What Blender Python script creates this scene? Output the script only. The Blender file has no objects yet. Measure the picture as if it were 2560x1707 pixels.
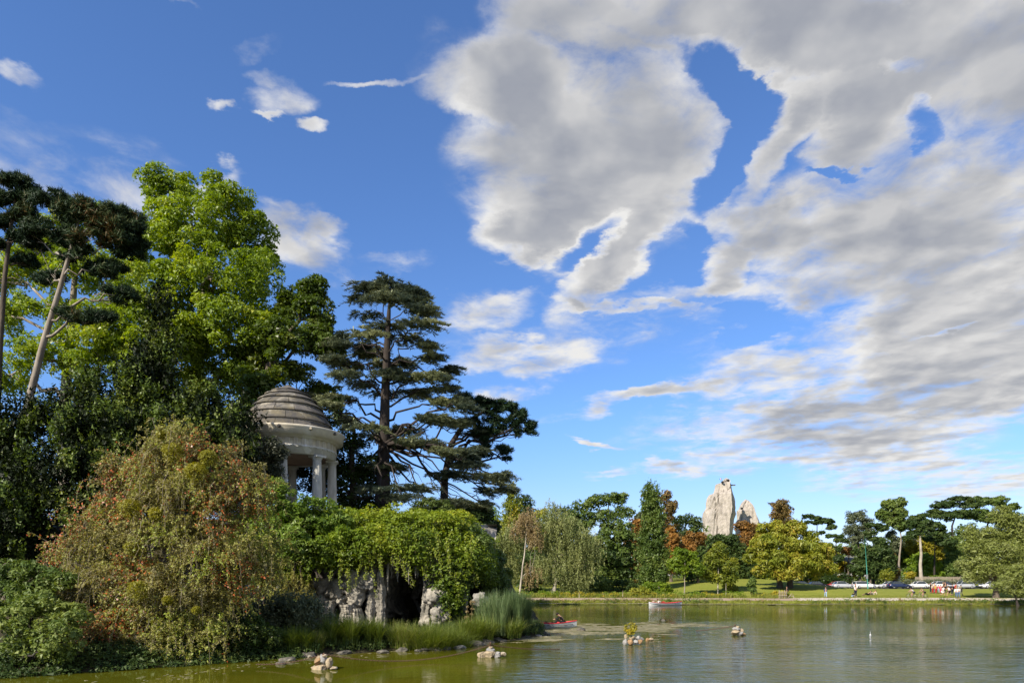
import bpy, bmesh, math, random
import numpy as np
from mathutils import Vector, Matrix
# ------------------------------------------------------------------ camera, sky, sun, exposure
SC = bpy.context.scene
COL = SC.collection
RAD = math.radians
F = 1707.0          # focal length in photo pixels
HZ = 1440.0         # photo row of the horizon
CAMZ = 4.0
cam_d = bpy.data.cameras.new('camera'); cam = bpy.data.objects.new('camera', cam_d); COL.objects.link(cam)
cam.location = (0, 0, CAMZ); cam.rotation_euler = (RAD(90), 0, 0)
cam_d.sensor_width = 36; cam_d.lens = 24.0; cam_d.shift_y = (HZ - 853.5) / 2560
cam_d.clip_start = 0.1; cam_d.clip_end = 6000
SC.camera = cam
SC.view_settings.view_transform = 'Standard'; SC.view_settings.look = 'None'
SC.view_settings.exposure = 0.8; SC.view_settings.gamma = 1.0; SC.view_settings.use_curve_mapping = False

SUN_EL, SUN_AZ = RAD(37), RAD(-138)      # azimuth from +Y towards +X
sd = Vector((math.sin(SUN_AZ) * math.cos(SUN_EL), math.cos(SUN_AZ) * math.cos(SUN_EL), math.sin(SUN_EL)))
sun_d = bpy.data.lights.new('sun', 'SUN'); sun = bpy.data.objects.new('sun', sun_d); COL.objects.link(sun)
sun.rotation_euler = (-sd).to_track_quat('-Z', 'Y').to_euler(); sun.location = (-40, -20, 60)
sun_d.energy = 4.8; sun_d.angle = RAD(0.53); sun_d.color = (1.0, 0.91, 0.76)

def pdir(px, py):
    v = np.array([(px - 1280) / F, 1.0, (HZ - py) / F]); return v / np.linalg.norm(v)

class NT:
    def __init__(s, nt): s.nt = nt; s.N = nt.nodes; s.L = nt.links
    def n(s, t, **kw):
        o = s.N.new(t)
        for k, v in kw.items(): setattr(o, k, v)
        return o
    def put(s, sock, v):
        if isinstance(v, bpy.types.NodeSocket): s.L.new(v, sock)
        elif v is not None: sock.default_value = v
    def m(s, op, a, b=None, c=None, clamp=False):
        o = s.n('ShaderNodeMath', operation=op); o.use_clamp = clamp
        s.put(o.inputs[0], a); s.put(o.inputs[1], b)
        if c is not None: s.put(o.inputs[2], c)
        return o.outputs[0]
    def vm(s, op, a, b=None, c=None):
        o = s.n('ShaderNodeVectorMath', operation=op); s.put(o.inputs[0], a)
        if b is not None:
            if op == 'SCALE': s.put(o.inputs['Scale'], b)
            else: s.put(o.inputs[1], b)
        if c is not None: s.put(o.inputs[2], c)
        return o.outputs['Value'] if op in ('DOT_PRODUCT', 'LENGTH') else o.outputs[0]
    def noise(s, vec, scale, detail=4, rough=.5, dist=0.0, out='Fac'):
        o = s.n('ShaderNodeTexNoise'); s.put(o.inputs['Vector'], vec); o.inputs['Scale'].default_value = scale
        o.inputs['Detail'].default_value = detail; o.inputs['Roughness'].default_value = rough; o.inputs['Distortion'].default_value = dist
        return o.outputs[out]
    def mr(s, v, a, b, c=0., d=1., smooth=False):
        o = s.n('ShaderNodeMapRange'); o.interpolation_type = 'SMOOTHSTEP' if smooth else 'LINEAR'
        s.put(o.inputs[0], v)
        for i, x in enumerate((a, b, c, d)): o.inputs[i + 1].default_value = x
        return o.outputs[0]
    def mix(s, f, a, b):
        o = s.n('ShaderNodeMix', data_type='RGBA'); s.put(o.inputs['Factor'], f)
        A = [i for i in o.inputs if i.type == 'RGBA']
        for q, v in zip(A, (a, b)):
            s.put(q, v if isinstance(v, bpy.types.NodeSocket) else (*v[:3], 1))
        return [q for q in o.outputs if q.type == 'RGBA'][0]
    def ramp(s, f, stops):
        o = s.n('ShaderNodeValToRGB'); s.put(o.inputs[0], f); e = o.color_ramp.elements
        while len(e) < len(stops): e.new(.5)
        for q, (p, c) in zip(e, stops): q.position = p; q.color = (*c, 1)
        return o.outputs[0]

W = bpy.data.worlds.new('World'); SC.world = W; W.use_nodes = True
w = NT(W.node_tree); w.N.clear()
sky = w.n('ShaderNodeTexSky', sky_type='NISHITA'); sky.sun_disc = False; sky.sun_elevation = SUN_EL; sky.sun_rotation = SUN_AZ
sky.air_density = 1.0; sky.dust_density = 0.15; sky.ozone_density = 3.0; sky.altitude = 0
tc = w.n('ShaderNodeTexCoord'); D0 = w.vm('NORMALIZE', tc.outputs['Generated'])
sep = w.n('ShaderNodeSeparateXYZ'); w.L.new(D0, sep.inputs[0]); zz = sep.outputs[2]
inv = w.m('DIVIDE', 1.0, w.m('MAXIMUM', w.m('ADD', zz, 0.10), 0.02))
Q = w.vm('SCALE', D0, inv)                                        # flat cloud layer overhead
warp = w.vm('SUBTRACT', w.noise(Q, 2.2, 9, .59, 0, 'Color'), (.5, .5, .5))
warp = w.vm('SCALE', warp, w.mr(zz, 0.0, 0.45, 0.02, 0.20))
DW = w.vm('ADD', D0, warp)
# cloud bodies: (photo x, y, half length, half height, tilt deg, weight) turned into directions in the sky
BL = [(1480, 400, 390, 320, 0, 1.25), (1200, 190, 230, 110, -20, .85), (1290, 590, 150, 75, 10, .8), (1530, 670, 230, 62, 42, .8),
      (1720, 40, 560, 150, 0, 1.0), (1400, 60, 190, 110, 0, .7), (2300, 140, 540, 290, 0, 1.15), (2140, 310, 150, 120, 40, .5), (1940, 340, 170, 70, 60, .9),
      (2250, 620, 560, 270, 0, 1.2), (1780, 700, 110, 60, 55, .8), (1880, 560, 160, 120, 30, .7), (1900, 750, 190, 60, 0, .5),
      (2420, 850, 420, 160, 8, 1.0), (2250, 1000, 580, 120, 8, .7), (1850, 960, 360, 60, 10, .65), (2420, 960, 300, 130, 0, .45),
      (1230, 765, 150, 65, 10, .75), (1280, 880, 210, 62, -5, .65), (1630, 790, 300, 18, -14, .5), (1270, 965, 110, 28, 8, .6),
      (1560, 1010, 290, 32, 12, .55), (1490, 1120, 80, 13, -5, .5), (1680, 1172, 95, 30, 0, .7), (1560, 1187, 110, 12, 0, .45),
      (2050, 1120, 520, 60, 4, .72), (2350, 1190, 520, 80, 0, .7), (1500, 850, 380, 70, 5, .42), (1950, 880, 360, 50, 5, .55), (1600, 140, 200, 60, 10, .4), (1900, 1060, 500, 60, 8, .5), (1600, 760, 200, 40, 0, .4),
      (690, 250, 110, 62, 20, .52), (780, 310, 56, 26, 0, .6), (640, 190, 60, 30, 0, .45), (765, 625, 185, 85, -30, .75), (640, 300, 60, 18, -10, .5),
      (230, 430, 380, 120, -22, .42), (20, 140, 80, 34, -30, .34), (930, 160, 130, 18, 5, .45), (630, 105, 60, 36, 40, .42), (540, 280, 30, 30, -45, .42),
      (980, 660, 70, 26, 0, .4), (850, 600, 60, 22, -15, .42), (520, 440, 120, 30, 0, .4), (430, 10, 90, 16, -20, .4),
      (2900, 300, 520, 800, 0, 1.1),
      (1840, 190, 160, 70, -25, -.75), (1815, 370, 230, 60, 66, -.85), (1620, 130, 150, 34, -5, -.5), (2140, 392, 100, 20, 5, -.9), (2345, 315, 46, 60, 40, -.7),
      (1480, 605, 130, 46, 32, -.75), (2370, 812, 130, 16, 10, -.8), (2240, 165, 90, 30, -20, -.5), (1720, 600, 50, 50, 0, -.4), (1860, 835, 170, 26, -8, -.5), (1300, 330, 22, 22, 0, 0)]
acc = None
for (bx, by, ra, rb, an, wt) in BL:
    if not wt: continue
    c0 = pdir(bx, by); ca, sa = math.cos(RAD(an)), math.sin(RAD(an))
    e1 = pdir(bx + ca * ra, by - sa * ra) - c0; e2 = pdir(bx + sa * rb, by + ca * rb) - c0
    Mi = np.linalg.inv(np.array([e1, e2, c0]).T)
    u = w.vm('DOT_PRODUCT', DW, tuple(Mi[0])); v = w.vm('DOT_PRODUCT', DW, tuple(Mi[1]))
    r2 = w.m('MULTIPLY_ADD', u, u, w.m('MULTIPLY', v, v))
    b = w.m('SUBTRACT', 1.0, r2, clamp=True)
    acc = w.m('MULTIPLY_ADD', b, wt, acc if acc is not None else 0.0)
# the rest of the sky goes on with scattered cloud of the same kind
back = w.mr(sep.outputs[1], 0.15, -0.35, 0, 1, True)
acc = w.m('MULTIPLY_ADD', back, w.mr(w.noise(Q, .5, 2), .42, .62, 0, 1.0), acc)
acc = w.m('MINIMUM', acc, 1.15)
fb = w.noise(Q, 2.6, 9, .58, .15); fb2 = w.noise(w.vm('ADD', Q, (-.07, -.04, 0.02)), 2.6, 9, .58, .15)
big = w.noise(Q, 1.1, 3, .5)
fine = w.noise(w.vm('MULTIPLY', Q, (1, 1, 1)), 7.5, 8, .62, .4)
env = w.mr(acc, -.05, .45, 0, 1, True)
dens = w.m('MULTIPLY_ADD', w.m('MULTIPLY', w.m('SUBTRACT', fb, .5), env), 2.3, acc)
dens = w.m('MULTIPLY_ADD', w.m('MULTIPLY', w.m('SUBTRACT', fine, .5), env), 1.5, dens)
alpha = w.mr(dens, .0, 1.0, 0, 1, True)
alpha = w.m('MULTIPLY', alpha, w.mr(zz, 0.0, .06, .5, 1.0, True))
thick = w.mr(acc, .35, 1.15, 0, 1, True)
bil = w.noise(w.vm('MULTIPLY', Q, (1, 1, 1)), 4.2, 4, .45, .2); bil2 = w.noise(w.vm('ADD', Q, (-.05, -.03, 0.0)), 4.2, 4, .45, .2)
lit = w.m('ADD', w.mr(w.m('SUBTRACT', fb, fb2), -.10, .10, -.45, .45), w.mr(w.m('SUBTRACT', bil, bil2), -.10, .10, -1.5, 1.5))
shade = w.m('ADD', w.m('MULTIPLY', thick, .58), w.m('MULTIPLY', w.m('SUBTRACT', big, .5), 1.1), clamp=True)
shade = w.m('SUBTRACT', shade, w.m('MULTIPLY', lit, .15), clamp=True)
ccol = w.ramp(shade, [(0, (.56, .555, .545)), (.35, (.41, .41, .415)), (.7, (.29, .30, .325)), (1, (.215, .23, .27))])
bg1 = w.n('ShaderNodeBackground'); hs = w.n('ShaderNodeHueSaturation'); w.L.new(sky.outputs[0], hs.inputs['Color']); hs.inputs['Saturation'].default_value = 1.0
tint_ = w.mix(w.mr(zz, 0.0, .25, 0, 1, True), (.66, .67, .90), (.66, .86, 1.15))
mul = w.vm('MULTIPLY', hs.outputs[0], tint_)
w.L.new(mul, bg1.inputs[0]); bg1.inputs[1].default_value = 0.098
bg2 = w.n('ShaderNodeBackground'); w.L.new(ccol, bg2.inputs[0]); bg2.inputs[1].default_value = 0.88
mx = w.n('ShaderNodeMixShader'); w.L.new(alpha, mx.inputs[0]); w.L.new(bg1.outputs[0], mx.inputs[1]); w.L.new(bg2.outputs[0], mx.inputs[2])
wo = w.n('ShaderNodeOutputWorld'); w.L.new(mx.outputs[0], wo.inputs[0])
W.cycles.sampling_method = 'MANUAL'; W.cycles.sample_map_resolution = 512
# ------------------------------------------------------------------ helpers
rng = np.random.default_rng(11); random.seed(5)
def P(px, py, Y): return np.array([(px - 1280) / F * Y, Y, CAMZ + (HZ - py) / F * Y])
def GX(px, Y): return (px - 1280) / F * Y
def _h(ix, iy, iz, s):
    h = (ix.astype(np.int64) * 374761393 + iy.astype(np.int64) * 668265263 + iz.astype(np.int64) * 2147483647 + s * 974634777) & 0xffffffff
    h = ((h ^ (h >> 13)) * 1274126177) & 0xffffffff
    return ((h ^ (h >> 16)) & 0xffff) / 65535.0
def vnoise(p, s=0):
    i = np.floor(p).astype(np.int64); f = p - i; f = f * f * (3 - 2 * f); r = 0
    for a in (0, 1):
        for b in (0, 1):
            for c in (0, 1):
                r = r + _h(i[:, 0] + a, i[:, 1] + b, i[:, 2] + c, s) * (f[:, 0] if a else 1 - f[:, 0]) * (f[:, 1] if b else 1 - f[:, 1]) * (f[:, 2] if c else 1 - f[:, 2])
    return r
def fbm(p, oct=4, s=0, g=.5):
    p = np.asarray(p, float); a, t, r = 1., 0., 0.
    for k in range(oct): p = p @ _ROT; r = r + a * vnoise(p * 2 ** k + 17.3 * k, s + k); t += a; a *= g
    return r / t
_ROT = np.array(Matrix.Rotation(1.1, 3, Vector((1, 2, 3)).normalized()))
def sstep(a, b, x): t = np.clip((x - a) / (b - a), 0, 1); return t * t * (3 - 2 * t)
def unit(v): return v / np.maximum(np.linalg.norm(v, axis=-1, keepdims=True), 1e-9)
def runit(n): return unit(rng.normal(size=(n, 3)))

class MB:
    """collects vertices and faces, then links them as ONE mesh object"""
    def __init__(s, kite=False): s.kite = kite; s.v = []; s.f = {3: [], 4: []}; s.t = {3: [], 4: []}; s.mi = {3: [], 4: []}; s.n = 0; s.sm = {3: [], 4: []}
    def add(s, v, f, tint=.5, mi=0, smooth=False):
        v = np.asarray(v, float).reshape(-1, 3); f = np.asarray(f, int)
        if f.size == 0: return
        k = f.shape[1]; s.v.append(v); s.f[k].append(f + s.n)
        s.t[k].append(np.broadcast_to(np.asarray(tint, float), (len(f),))); s.mi[k].append(np.full(len(f), mi)); s.sm[k].append(np.full(len(f), smooth)); s.n += len(v)
    def more(s, f, tint=.5, mi=0, smooth=False):   # faces on the vertices of the last add
        f = np.asarray(f, int); k = f.shape[1]; b = s.n - len(s.v[-1]); s.f[k].append(f + b)
        s.t[k].append(np.full(len(f), tint)); s.mi[k].append(np.full(len(f), mi)); s.sm[k].append(np.full(len(f), smooth))
    def leaf(s, c, n, t, L, Wd, tint, fold=.12):
        N = len(c); n = unit(n); t = unit(t - n * np.sum(t * n, 1, keepdims=True)); b = np.cross(n, t)
        L = np.broadcast_to(L, (N,))[:, None]; Wd = np.broadcast_to(Wd, (N,))[:, None]
        if not s.kite:                                          # small far leaves: one triangle each
            v = np.stack([c - t * L * .5 - b * Wd * .5, c - t * L * .5 + b * Wd * .5, c + t * L * .5], 1)
            s.add(v.reshape(-1, 3), np.arange(3 * N).reshape(N, 3), np.broadcast_to(tint, (N,))); return
        v = np.stack([c - t * L * .5, c + b * Wd * .5 + n * fold * Wd, c + t * L * .5, c - b * Wd * .5 + n * fold * Wd], 1)
        s.add(v.reshape(-1, 3), np.arange(4 * N).reshape(N, 4), np.broadcast_to(tint, (N,)))
    def tube(s, pts, rad, sides=6, tint=.5, mi=0, cap=True, lump=0.):
        pts = np.asarray(pts, float); K = len(pts); rad = np.broadcast_to(rad, (K,))
        d = unit(np.gradient(pts, axis=0)); ref = np.array([0, 0, 1.]) if abs(d[:, 2]).mean() < .8 else np.array([1., 0, 0])
        a = unit(np.cross(d, ref)); b = np.cross(d, a); th = np.arange(sides) * 2 * math.pi / sides
        r = rad[:, None] * (1 + (lump * (rng.random((K, sides)) - .5) if lump else 0))
        v = pts[:, None] + r[..., None] * (a[:, None] * np.cos(th)[None, :, None] + b[:, None] * np.sin(th)[None, :, None])
        i = np.arange(K - 1)[:, None] * sides; j = np.arange(sides)[None]; j2 = (j + 1) % sides
        q = np.stack([i + j, i + j2, i + sides + j2, i + sides + j], -1).reshape(-1, 4)
        s.add(v.reshape(-1, 3), q, tint, mi, True)
        if cap:
            for e, o in ((0, 1), ((K - 1) * sides, -1)):
                ring = [e + k for k in range(sides)][::o]
                s.more([(ring[0], ring[k], ring[k + 1]) for k in range(1, sides - 1)], tint, mi)
    def box(s, c, d, rz=0., tint=.5, mi=0, top=1.0):
        x, y, z = np.array(d) / 2.; v = []
        for sz in (-1, 1):
            k = top if sz > 0 else 1.
            for sx, sy in ((-1, -1), (1, -1), (1, 1), (-1, 1)): v.append((sx * x * k, sy * y * k, sz * z))
        v = np.array(v); ca, sa = math.cos(rz), math.sin(rz)
        v = np.stack([v[:, 0] * ca - v[:, 1] * sa, v[:, 0] * sa + v[:, 1] * ca, v[:, 2]], 1) + np.array(c)
        s.add(v, [(0, 3, 2, 1), (4, 5, 6, 7), (0, 1, 5, 4), (1, 2, 6, 5), (2, 3, 7, 6), (3, 0, 4, 7)], tint, mi)
    def lathe(s, prof, c=(0, 0, 0), seg=48, a0=0., a1=2 * math.pi, tint=.5, mi=0, smooth=True, closed=False):
        full = abs(a1 - a0 - 2 * math.pi) < 1e-6; n = seg if full else seg + 1
        th = a0 + (a1 - a0) * np.arange(n) / seg; pr = np.array(prof, float); K = len(pr)
        v = np.stack([np.outer(pr[:, 0], np.cos(th)), np.outer(pr[:, 0], np.sin(th)), np.repeat(pr[:, 1:2], n, 1)], -1) + np.array(c)
        i = (np.arange(K if closed else K - 1))[:, None]; i2 = (i + 1) % K; j = np.arange(seg)[None]; j2 = (j + 1) % n
        s.add(v.reshape(-1, 3), np.stack([i * n + j, i * n + j2, i2 * n + j2, i2 * n + j], -1).reshape(-1, 4), tint, mi, smooth)
        if closed and not full:
            r0 = [k * n for k in range(K)]; r1 = [k * n + n - 1 for k in range(K)]
            s.more([(r0[0], r0[k + 1], r0[k]) for k in range(1, K - 1)], tint, mi); s.more([(r1[0], r1[k], r1[k + 1]) for k in range(1, K - 1)], tint, mi)
    def ball(s, c, r, lump=.0, sub=2, seed=0, tint=.5, mi=0, smooth=True, freq=1.5):
        v, f = ico(sub); r = np.broadcast_to(np.asarray(r, float), (3,))
        k = 1 + lump * ((fbm(v * freq + seed * 3.7, 5, seed, .6) - .5) * 2.2 - (np.abs(fbm(v * freq * 1.7 + seed, 3, seed + 5) - .5) * 1.6 if sub > 2 else 0))
        s.add(v * k[:, None] * r + np.array(c), f, tint, mi, smooth)
    def stone(s, c, r, seed=0, cuts=11, rough=.10, tint=.5):
        """angular stone: a ball cut by random planes, then roughened"""
        v, f = ico(3); g_ = np.random.default_rng(seed + 500); v = v.copy()
        for k in range(cuts):
            d = unit(g_.normal(size=3)); h = g_.uniform(.55, .86); e = v @ d; v -= np.outer(np.maximum(e - h, 0), d)
        v *= 1 + rough * 2 * (fbm(v * 3 + seed, 4, seed)[:, None] - .5)
        s.add(v * np.broadcast_to(np.asarray(r, float), (3,)) * 1.15 + np.array(c), f, tint, 0, False)
    def build(s, name, mat, parent=None, origin=None):
        me = bpy.data.meshes.new(name); V = np.concatenate(s.v)
        off = np.array(origin if origin is not None else (parent.location if parent is not None and not parent.get('_local') else (0, 0, 0)), float)
        if parent is not None and parent.get('_off'): off = np.array(parent['_off'])
        V = V - off
        me.vertices.add(len(V)); me.vertices.foreach_set('co', V.astype(np.float32).ravel())
        li = []; tot = []; ti = []; mi = []; sm = []
        for k in (4, 3):
            if s.f[k]:
                a = np.concatenate(s.f[k]); li.append(a.ravel()); tot.append(np.full(len(a), k)); ti.append(np.concatenate(s.t[k])); mi.append(np.concatenate(s.mi[k])); sm.append(np.concatenate(s.sm[k]))
        li = np.concatenate(li); tot = np.concatenate(tot); st = np.concatenate([[0], np.cumsum(tot)[:-1]])
        me.loops.add(len(li)); me.loops.foreach_set('vertex_index', li.astype(np.int32))
        me.polygons.add(len(tot)); me.polygons.foreach_set('loop_start', st.astype(np.int32)); me.polygons.foreach_set('loop_total', tot.astype(np.int32))
        me.polygons.foreach_set('material_index', np.concatenate(mi).astype(np.int32)); me.polygons.foreach_set('use_smooth', np.concatenate(sm).astype(bool))
        at = me.attributes.new('tint', 'FLOAT', 'FACE'); at.data.foreach_set('value', np.concatenate(ti).astype(np.float32))
        me.update(calc_edges=True); me.validate()
        for q in (mat if isinstance(mat, (list, tuple)) else [mat]): me.materials.append(q)
        o = bpy.data.objects.new(name, me); COL.objects.link(o)
        if parent is not None: o.parent = parent
        elif origin is not None: o.location = origin
        if parent is not None and not parent.get('_local'): o['_off'] = [float(x) for x in off]
        elif parent is not None: o['_local'] = 1
        return o
_ico = {}
def ico(sub):
    if sub not in _ico:
        bm = bmesh.new(); bmesh.ops.create_icosphere(bm, subdivisions=sub, radius=1); bm.verts.ensure_lookup_table()
        _ico[sub] = (np.array([v.co[:] for v in bm.verts]), np.array([[v.index for v in f.verts] for f in bm.faces])); bm.free()
    return _ico[sub]
def thing(name, label, cat, loc=(0, 0, 0), rz=0., group=None, local=False):
    o = bpy.data.objects.new(name, None); COL.objects.link(o); o.location = [float(x) for x in loc]; o.rotation_euler = (0, 0, rz); o.empty_display_size = .2
    o['label'] = label; o['category'] = cat
    if group: o['group'] = group
    if local: o['_local'] = 1
    return o
def tag(o, label, cat, group=None, kind=None):
    o['label'] = label; o['category'] = cat
    if group: o['group'] = group
    if kind: o['kind'] = kind
    return o
def kind(o, k, label=None):
    o['kind'] = k
    if label: o['label'] = label
    return o
def copy_tree(o, parent=None):
    c = o.copy(); COL.objects.link(c)
    if parent is not None: c.parent = parent
    for ch in o.children: copy_tree(ch, c)
    return c

# ------------------------------------------------------------------ materials
def newmat(name):
    m = bpy.data.materials.new(name); m.use_nodes = True; g = NT(m.node_tree); g.N.clear()
    o = g.n('ShaderNodeOutputMaterial'); return m, g, o
def leafmat(name, stops, trans=.35, rough=.45, spec=.35):
    m, g, o = newmat(name); a = g.n('ShaderNodeAttribute', attribute_name='tint')
    c = g.ramp(a.outputs['Fac'], stops)
    p = g.n('ShaderNodeBsdfPrincipled'); g.L.new(c, p.inputs['Base Color']); p.inputs['Roughness'].default_value = rough; p.inputs['Specular IOR Level'].default_value = spec
    t = g.n('ShaderNodeBsdfTranslucent'); h = g.n('ShaderNodeHueSaturation'); g.L.new(c, h.inputs['Color']); h.inputs['Saturation'].default_value = 1.15; h.inputs['Value'].default_value = 1.35; h.inputs['Hue'].default_value = .49
    g.L.new(h.outputs[0], t.inputs[0]); x = g.n('ShaderNodeMixShader'); x.inputs[0].default_value = trans
    g.L.new(p.outputs[0], x.inputs[1]); g.L.new(t.outputs[0], x.inputs[2]); g.L.new(x.outputs[0], o.inputs[0]); return m
def mat(name, c1, c2=None, rough=.8, scale=3., bump=0., spec=.3, metal=0., detail=6, stretch=None, c3=None, lo=.35, hi=.65, bscale=None):
    m, g, o = newmat(name); p = g.n('ShaderNodeBsdfPrincipled'); g.L.new(p.outputs[0], o.inputs[0])
    p.inputs['Roughness'].default_value = rough; p.inputs['Specular IOR Level'].default_value = spec; p.inputs['Metallic'].default_value = metal
    tcn = g.n('ShaderNodeTexCoord'); vec = tcn.outputs['Object']
    if stretch: mp = g.n('ShaderNodeMapping'); g.L.new(vec, mp.inputs[0]); mp.inputs['Scale'].default_value = stretch; vec = mp.outputs[0]
    if c2 is None: p.inputs['Base Color'].default_value = (*c1, 1)
    else:
        f = g.mr(g.noise(vec, scale, detail, .6), lo, hi); c = g.mix(f, c1, c2)
        if c3 is not None: c = g.mix(g.mr(g.noise(vec, scale * .37, 4, .6, .5), .52, .66), c, c3)
        g.L.new(c, p.inputs['Base Color'])
    if bump:
        b = g.n('ShaderNodeBump'); b.inputs['Strength'].default_value = 1; b.inputs['Distance'].default_value = bump
        g.L.new(g.noise(vec, bscale or scale * 3, 8, .62), b.inputs['Height']); g.L.new(b.outputs[0], p.inputs['Normal'])
    return m
# ------------------------------------------------------------------ the ground, the lake, the paths
SHX = [-70, -20, -12.2, -6, 1.6, 2.6]; SHY = [20, 27, 32.5, 37, 45.0, 47]
def shoreY(x): return np.interp(x, SHX, SHY)
def bankY(x): return 97.5 - .035 * x + np.sin(x * .13) * .5 + .35 * np.sin(x * .41 + 1) + .2 * np.sin(x * 1.1 + 2)
def zfar(x, y):
    s = y - bankY(x)
    left = 1 - sstep(6, 22, x - (y - 100) * .25)
    flat = .05 + .45 * sstep(0, 1.8, s) + .30 * sstep(1.8, 7, s)
    lawn = .72 * sstep(7.0, 24, s) - .06 * sstep(28, 60, s)
    hill = 2.0 * sstep(8, 40, s) * sstep(20, 42, x) * (1 - sstep(48, 66, x)) + 1.0 * sstep(8, 40, s) * (1 - sstep(20, 42, x))
    return flat + lawn + hill
def zisl(x, y):
    d = np.minimum(np.minimum(y - shoreY(x), (2.6 - x) * 1.0), 82 - y)
    e = .32 * sstep(0, 1.2, d) + .25 * sstep(1, 4, d)
    yh = np.where(x > -12.5, 53.5, 44.0); yh = 44.0 + 9.5 * sstep(-16, -12.0, x)
    hill = 8.3 * sstep(0, 1, (y - yh) / (5 + 9 * (1 - sstep(-16, -12, x)))) * sstep(0, 7, 2.6 - x) * sstep(0, 10, 84 - y)
    return d, e + hill
def ground_z(x, y):
    x = np.asarray(x, float); y = np.asarray(y, float)
    lake = -1.6 + 0 * x
    far = np.where(y > bankY(x), zfar(x, y), lake * sstep(0, 4, bankY(x) - y) + .05 * (1 - sstep(0, 4, bankY(x) - y)))
    d, zi = zisl(x, y)
    isl = np.where(d > 0, zi, np.maximum(-1.6, d * .8))
    near = 2.3 * sstep(14, 7, y) - 1.6
    z = np.where(y > 88, far, np.where(y < 18, near, isl))
    z = np.where((y >= 18) & (y <= 88), np.maximum(isl, lake), z)
    z = np.where(np.abs(x) > 150, np.maximum(z, 1.0), z)
    return z + (y > 180) * 0.0
def gz(x, y): return float(ground_z(np.array([x]), np.array([y]))[0])
gx = np.concatenate([[-3000, -1200, -500, -250], np.arange(-152, -60, 4), np.arange(-60, 5, .6), np.arange(5, 152, 2.0), [152, 250, 500, 1200, 3000]])
gy = np.concatenate([[-400, -60], np.arange(-10, 22, 2), np.arange(22, 70, .6), np.arange(70, 94, 2.), np.arange(94, 112, .5), np.arange(112, 180, 2.5), [185, 200, 260, 400, 800, 1800, 5000]])
XX, YY = np.meshgrid(gx, gy); zz_ = ground_z(XX.ravel(), YY.ravel()) + (fbm(np.stack([XX.ravel() * .35, YY.ravel() * .35, 0 * XX.ravel()], 1), 3, 3) - .5) * .18 * ((YY.ravel() > 112) | (YY.ravel() < 90))
nx, ny = len(gx), len(gy); ii = np.arange(ny - 1)[:, None] * nx + np.arange(nx - 1)[None]
gmb = MB(); gmb.add(np.stack([XX.ravel(), YY.ravel(), zz_], 1), np.stack([ii, ii + 1, ii + nx + 1, ii + nx], -1).reshape(-1, 4), .5, 0, True)
# lawn beyond the lake, dark leaf mould on the island
m, g, o = newmat('ground'); p = g.n('ShaderNodeBsdfPrincipled'); g.L.new(p.outputs[0], o.inputs[0]); p.inputs['Roughness'].default_value = .95; p.inputs['Specular IOR Level'].default_value = .1
ge = g.n('ShaderNodeNewGeometry'); pos = ge.outputs['Position']; sp = g.n('ShaderNodeSeparateXYZ'); g.L.new(pos, sp.inputs[0])
n1 = g.noise(pos, .35, 6, .6); n2 = g.noise(pos, 3.0, 6, .7)
gr = g.mix(g.mr(n1, .35, .65), (.185, .21, .03), (.27, .265, .055)); gr = g.mix(g.mr(n2, .3, .7), gr, (.135, .16, .022))
du = g.mix(g.mr(n2, .35, .65), (.035, .028, .018), (.06, .055, .03))
g.L.new(g.mix(g.mr(sp.outputs[1], 88, 92), du, gr), p.inputs['Base Color'])
b = g.n('ShaderNodeBump'); b.inputs['Distance'].default_value = .05; g.L.new(g.noise(pos, 9, 6, .7), b.inputs['Height']); g.L.new(b.outputs[0], p.inputs['Normal'])
kind(gmb.build('ground', m), 'structure', 'grass lawn beyond the lake and dark island earth')

# water: one sheet, green and turbid, ruffled more in the open than under the island
m, g, o = newmat('water'); p = g.n('ShaderNodeBsdfPrincipled'); g.L.new(p.outputs[0], o.inputs[0])
ge = g.n('ShaderNodeNewGeometry'); pos = ge.outputs['Position']
p.inputs['Roughness'].default_value = .03; p.inputs['IOR'].default_value = 1.333
sp = g.n('ShaderNodeSeparateXYZ'); g.L.new(pos, sp.inputs[0])
isle_tone = g.mix(g.mr(g.noise(pos, .16, 5, .6), .35, .65), (.062, .068, .004), (.10, .092, .007)); lake_tone = g.mix(g.mr(g.noise(pos, .1, 5, .6), .35, .65), (.030, .040, .010), (.060, .062, .010))
g.L.new(g.mix(g.mr(g.m('ADD', sp.outputs[0], g.m('MULTIPLY', g.m('SUBTRACT', g.noise(pos, .09, 3), .5), 14.0)), -6, 10, 0, 1, True), isle_tone, lake_tone), p.inputs['Base Color'])      # olive by the island; open lake colour darkened so reflected sky shows more
# calm beside the island, wind on the open lake
calm = g.mr(g.m('ADD', sp.outputs[0], g.m('MULTIPLY', g.m('SUBTRACT', g.noise(pos, .07, 3), .5), 16.0)), -8, 12, .10, 1.35, True)
patch = g.mr(g.noise(g.vm('MULTIPLY', pos, (.035, .10, 1)), 1.0, 4, .6), .38, .62, .45, 1.25, True)
lee = g.mr(sp.outputs[1], 36, 82, 1.0, .13, False)      # sheltered water under the far bank
amp = g.m('MULTIPLY', g.m('MULTIPLY', calm, patch), lee)
mp = g.vm('MULTIPLY', pos, (.5, 1.35, 1))
h = g.m('ADD', g.m('MULTIPLY', g.noise(mp, .9, 3, .55, .6), .60), g.m('MULTIPLY', g.noise(mp, 3.2, 4, .55, .4), .20))
b = g.n('ShaderNodeBump'); b.inputs['Distance'].default_value = .13; g.L.new(h, b.inputs['Height']); g.L.new(amp, b.inputs['Strength']); g.L.new(b.outputs[0], p.inputs['Normal'])
wmb = MB(); wx = np.array([-150, 150.]); wmb.add([(-150, 8, 0), (150, 8, 0), (150, 99, 0), (-150, 99, 0)], [(0, 1, 2, 3)])
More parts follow.
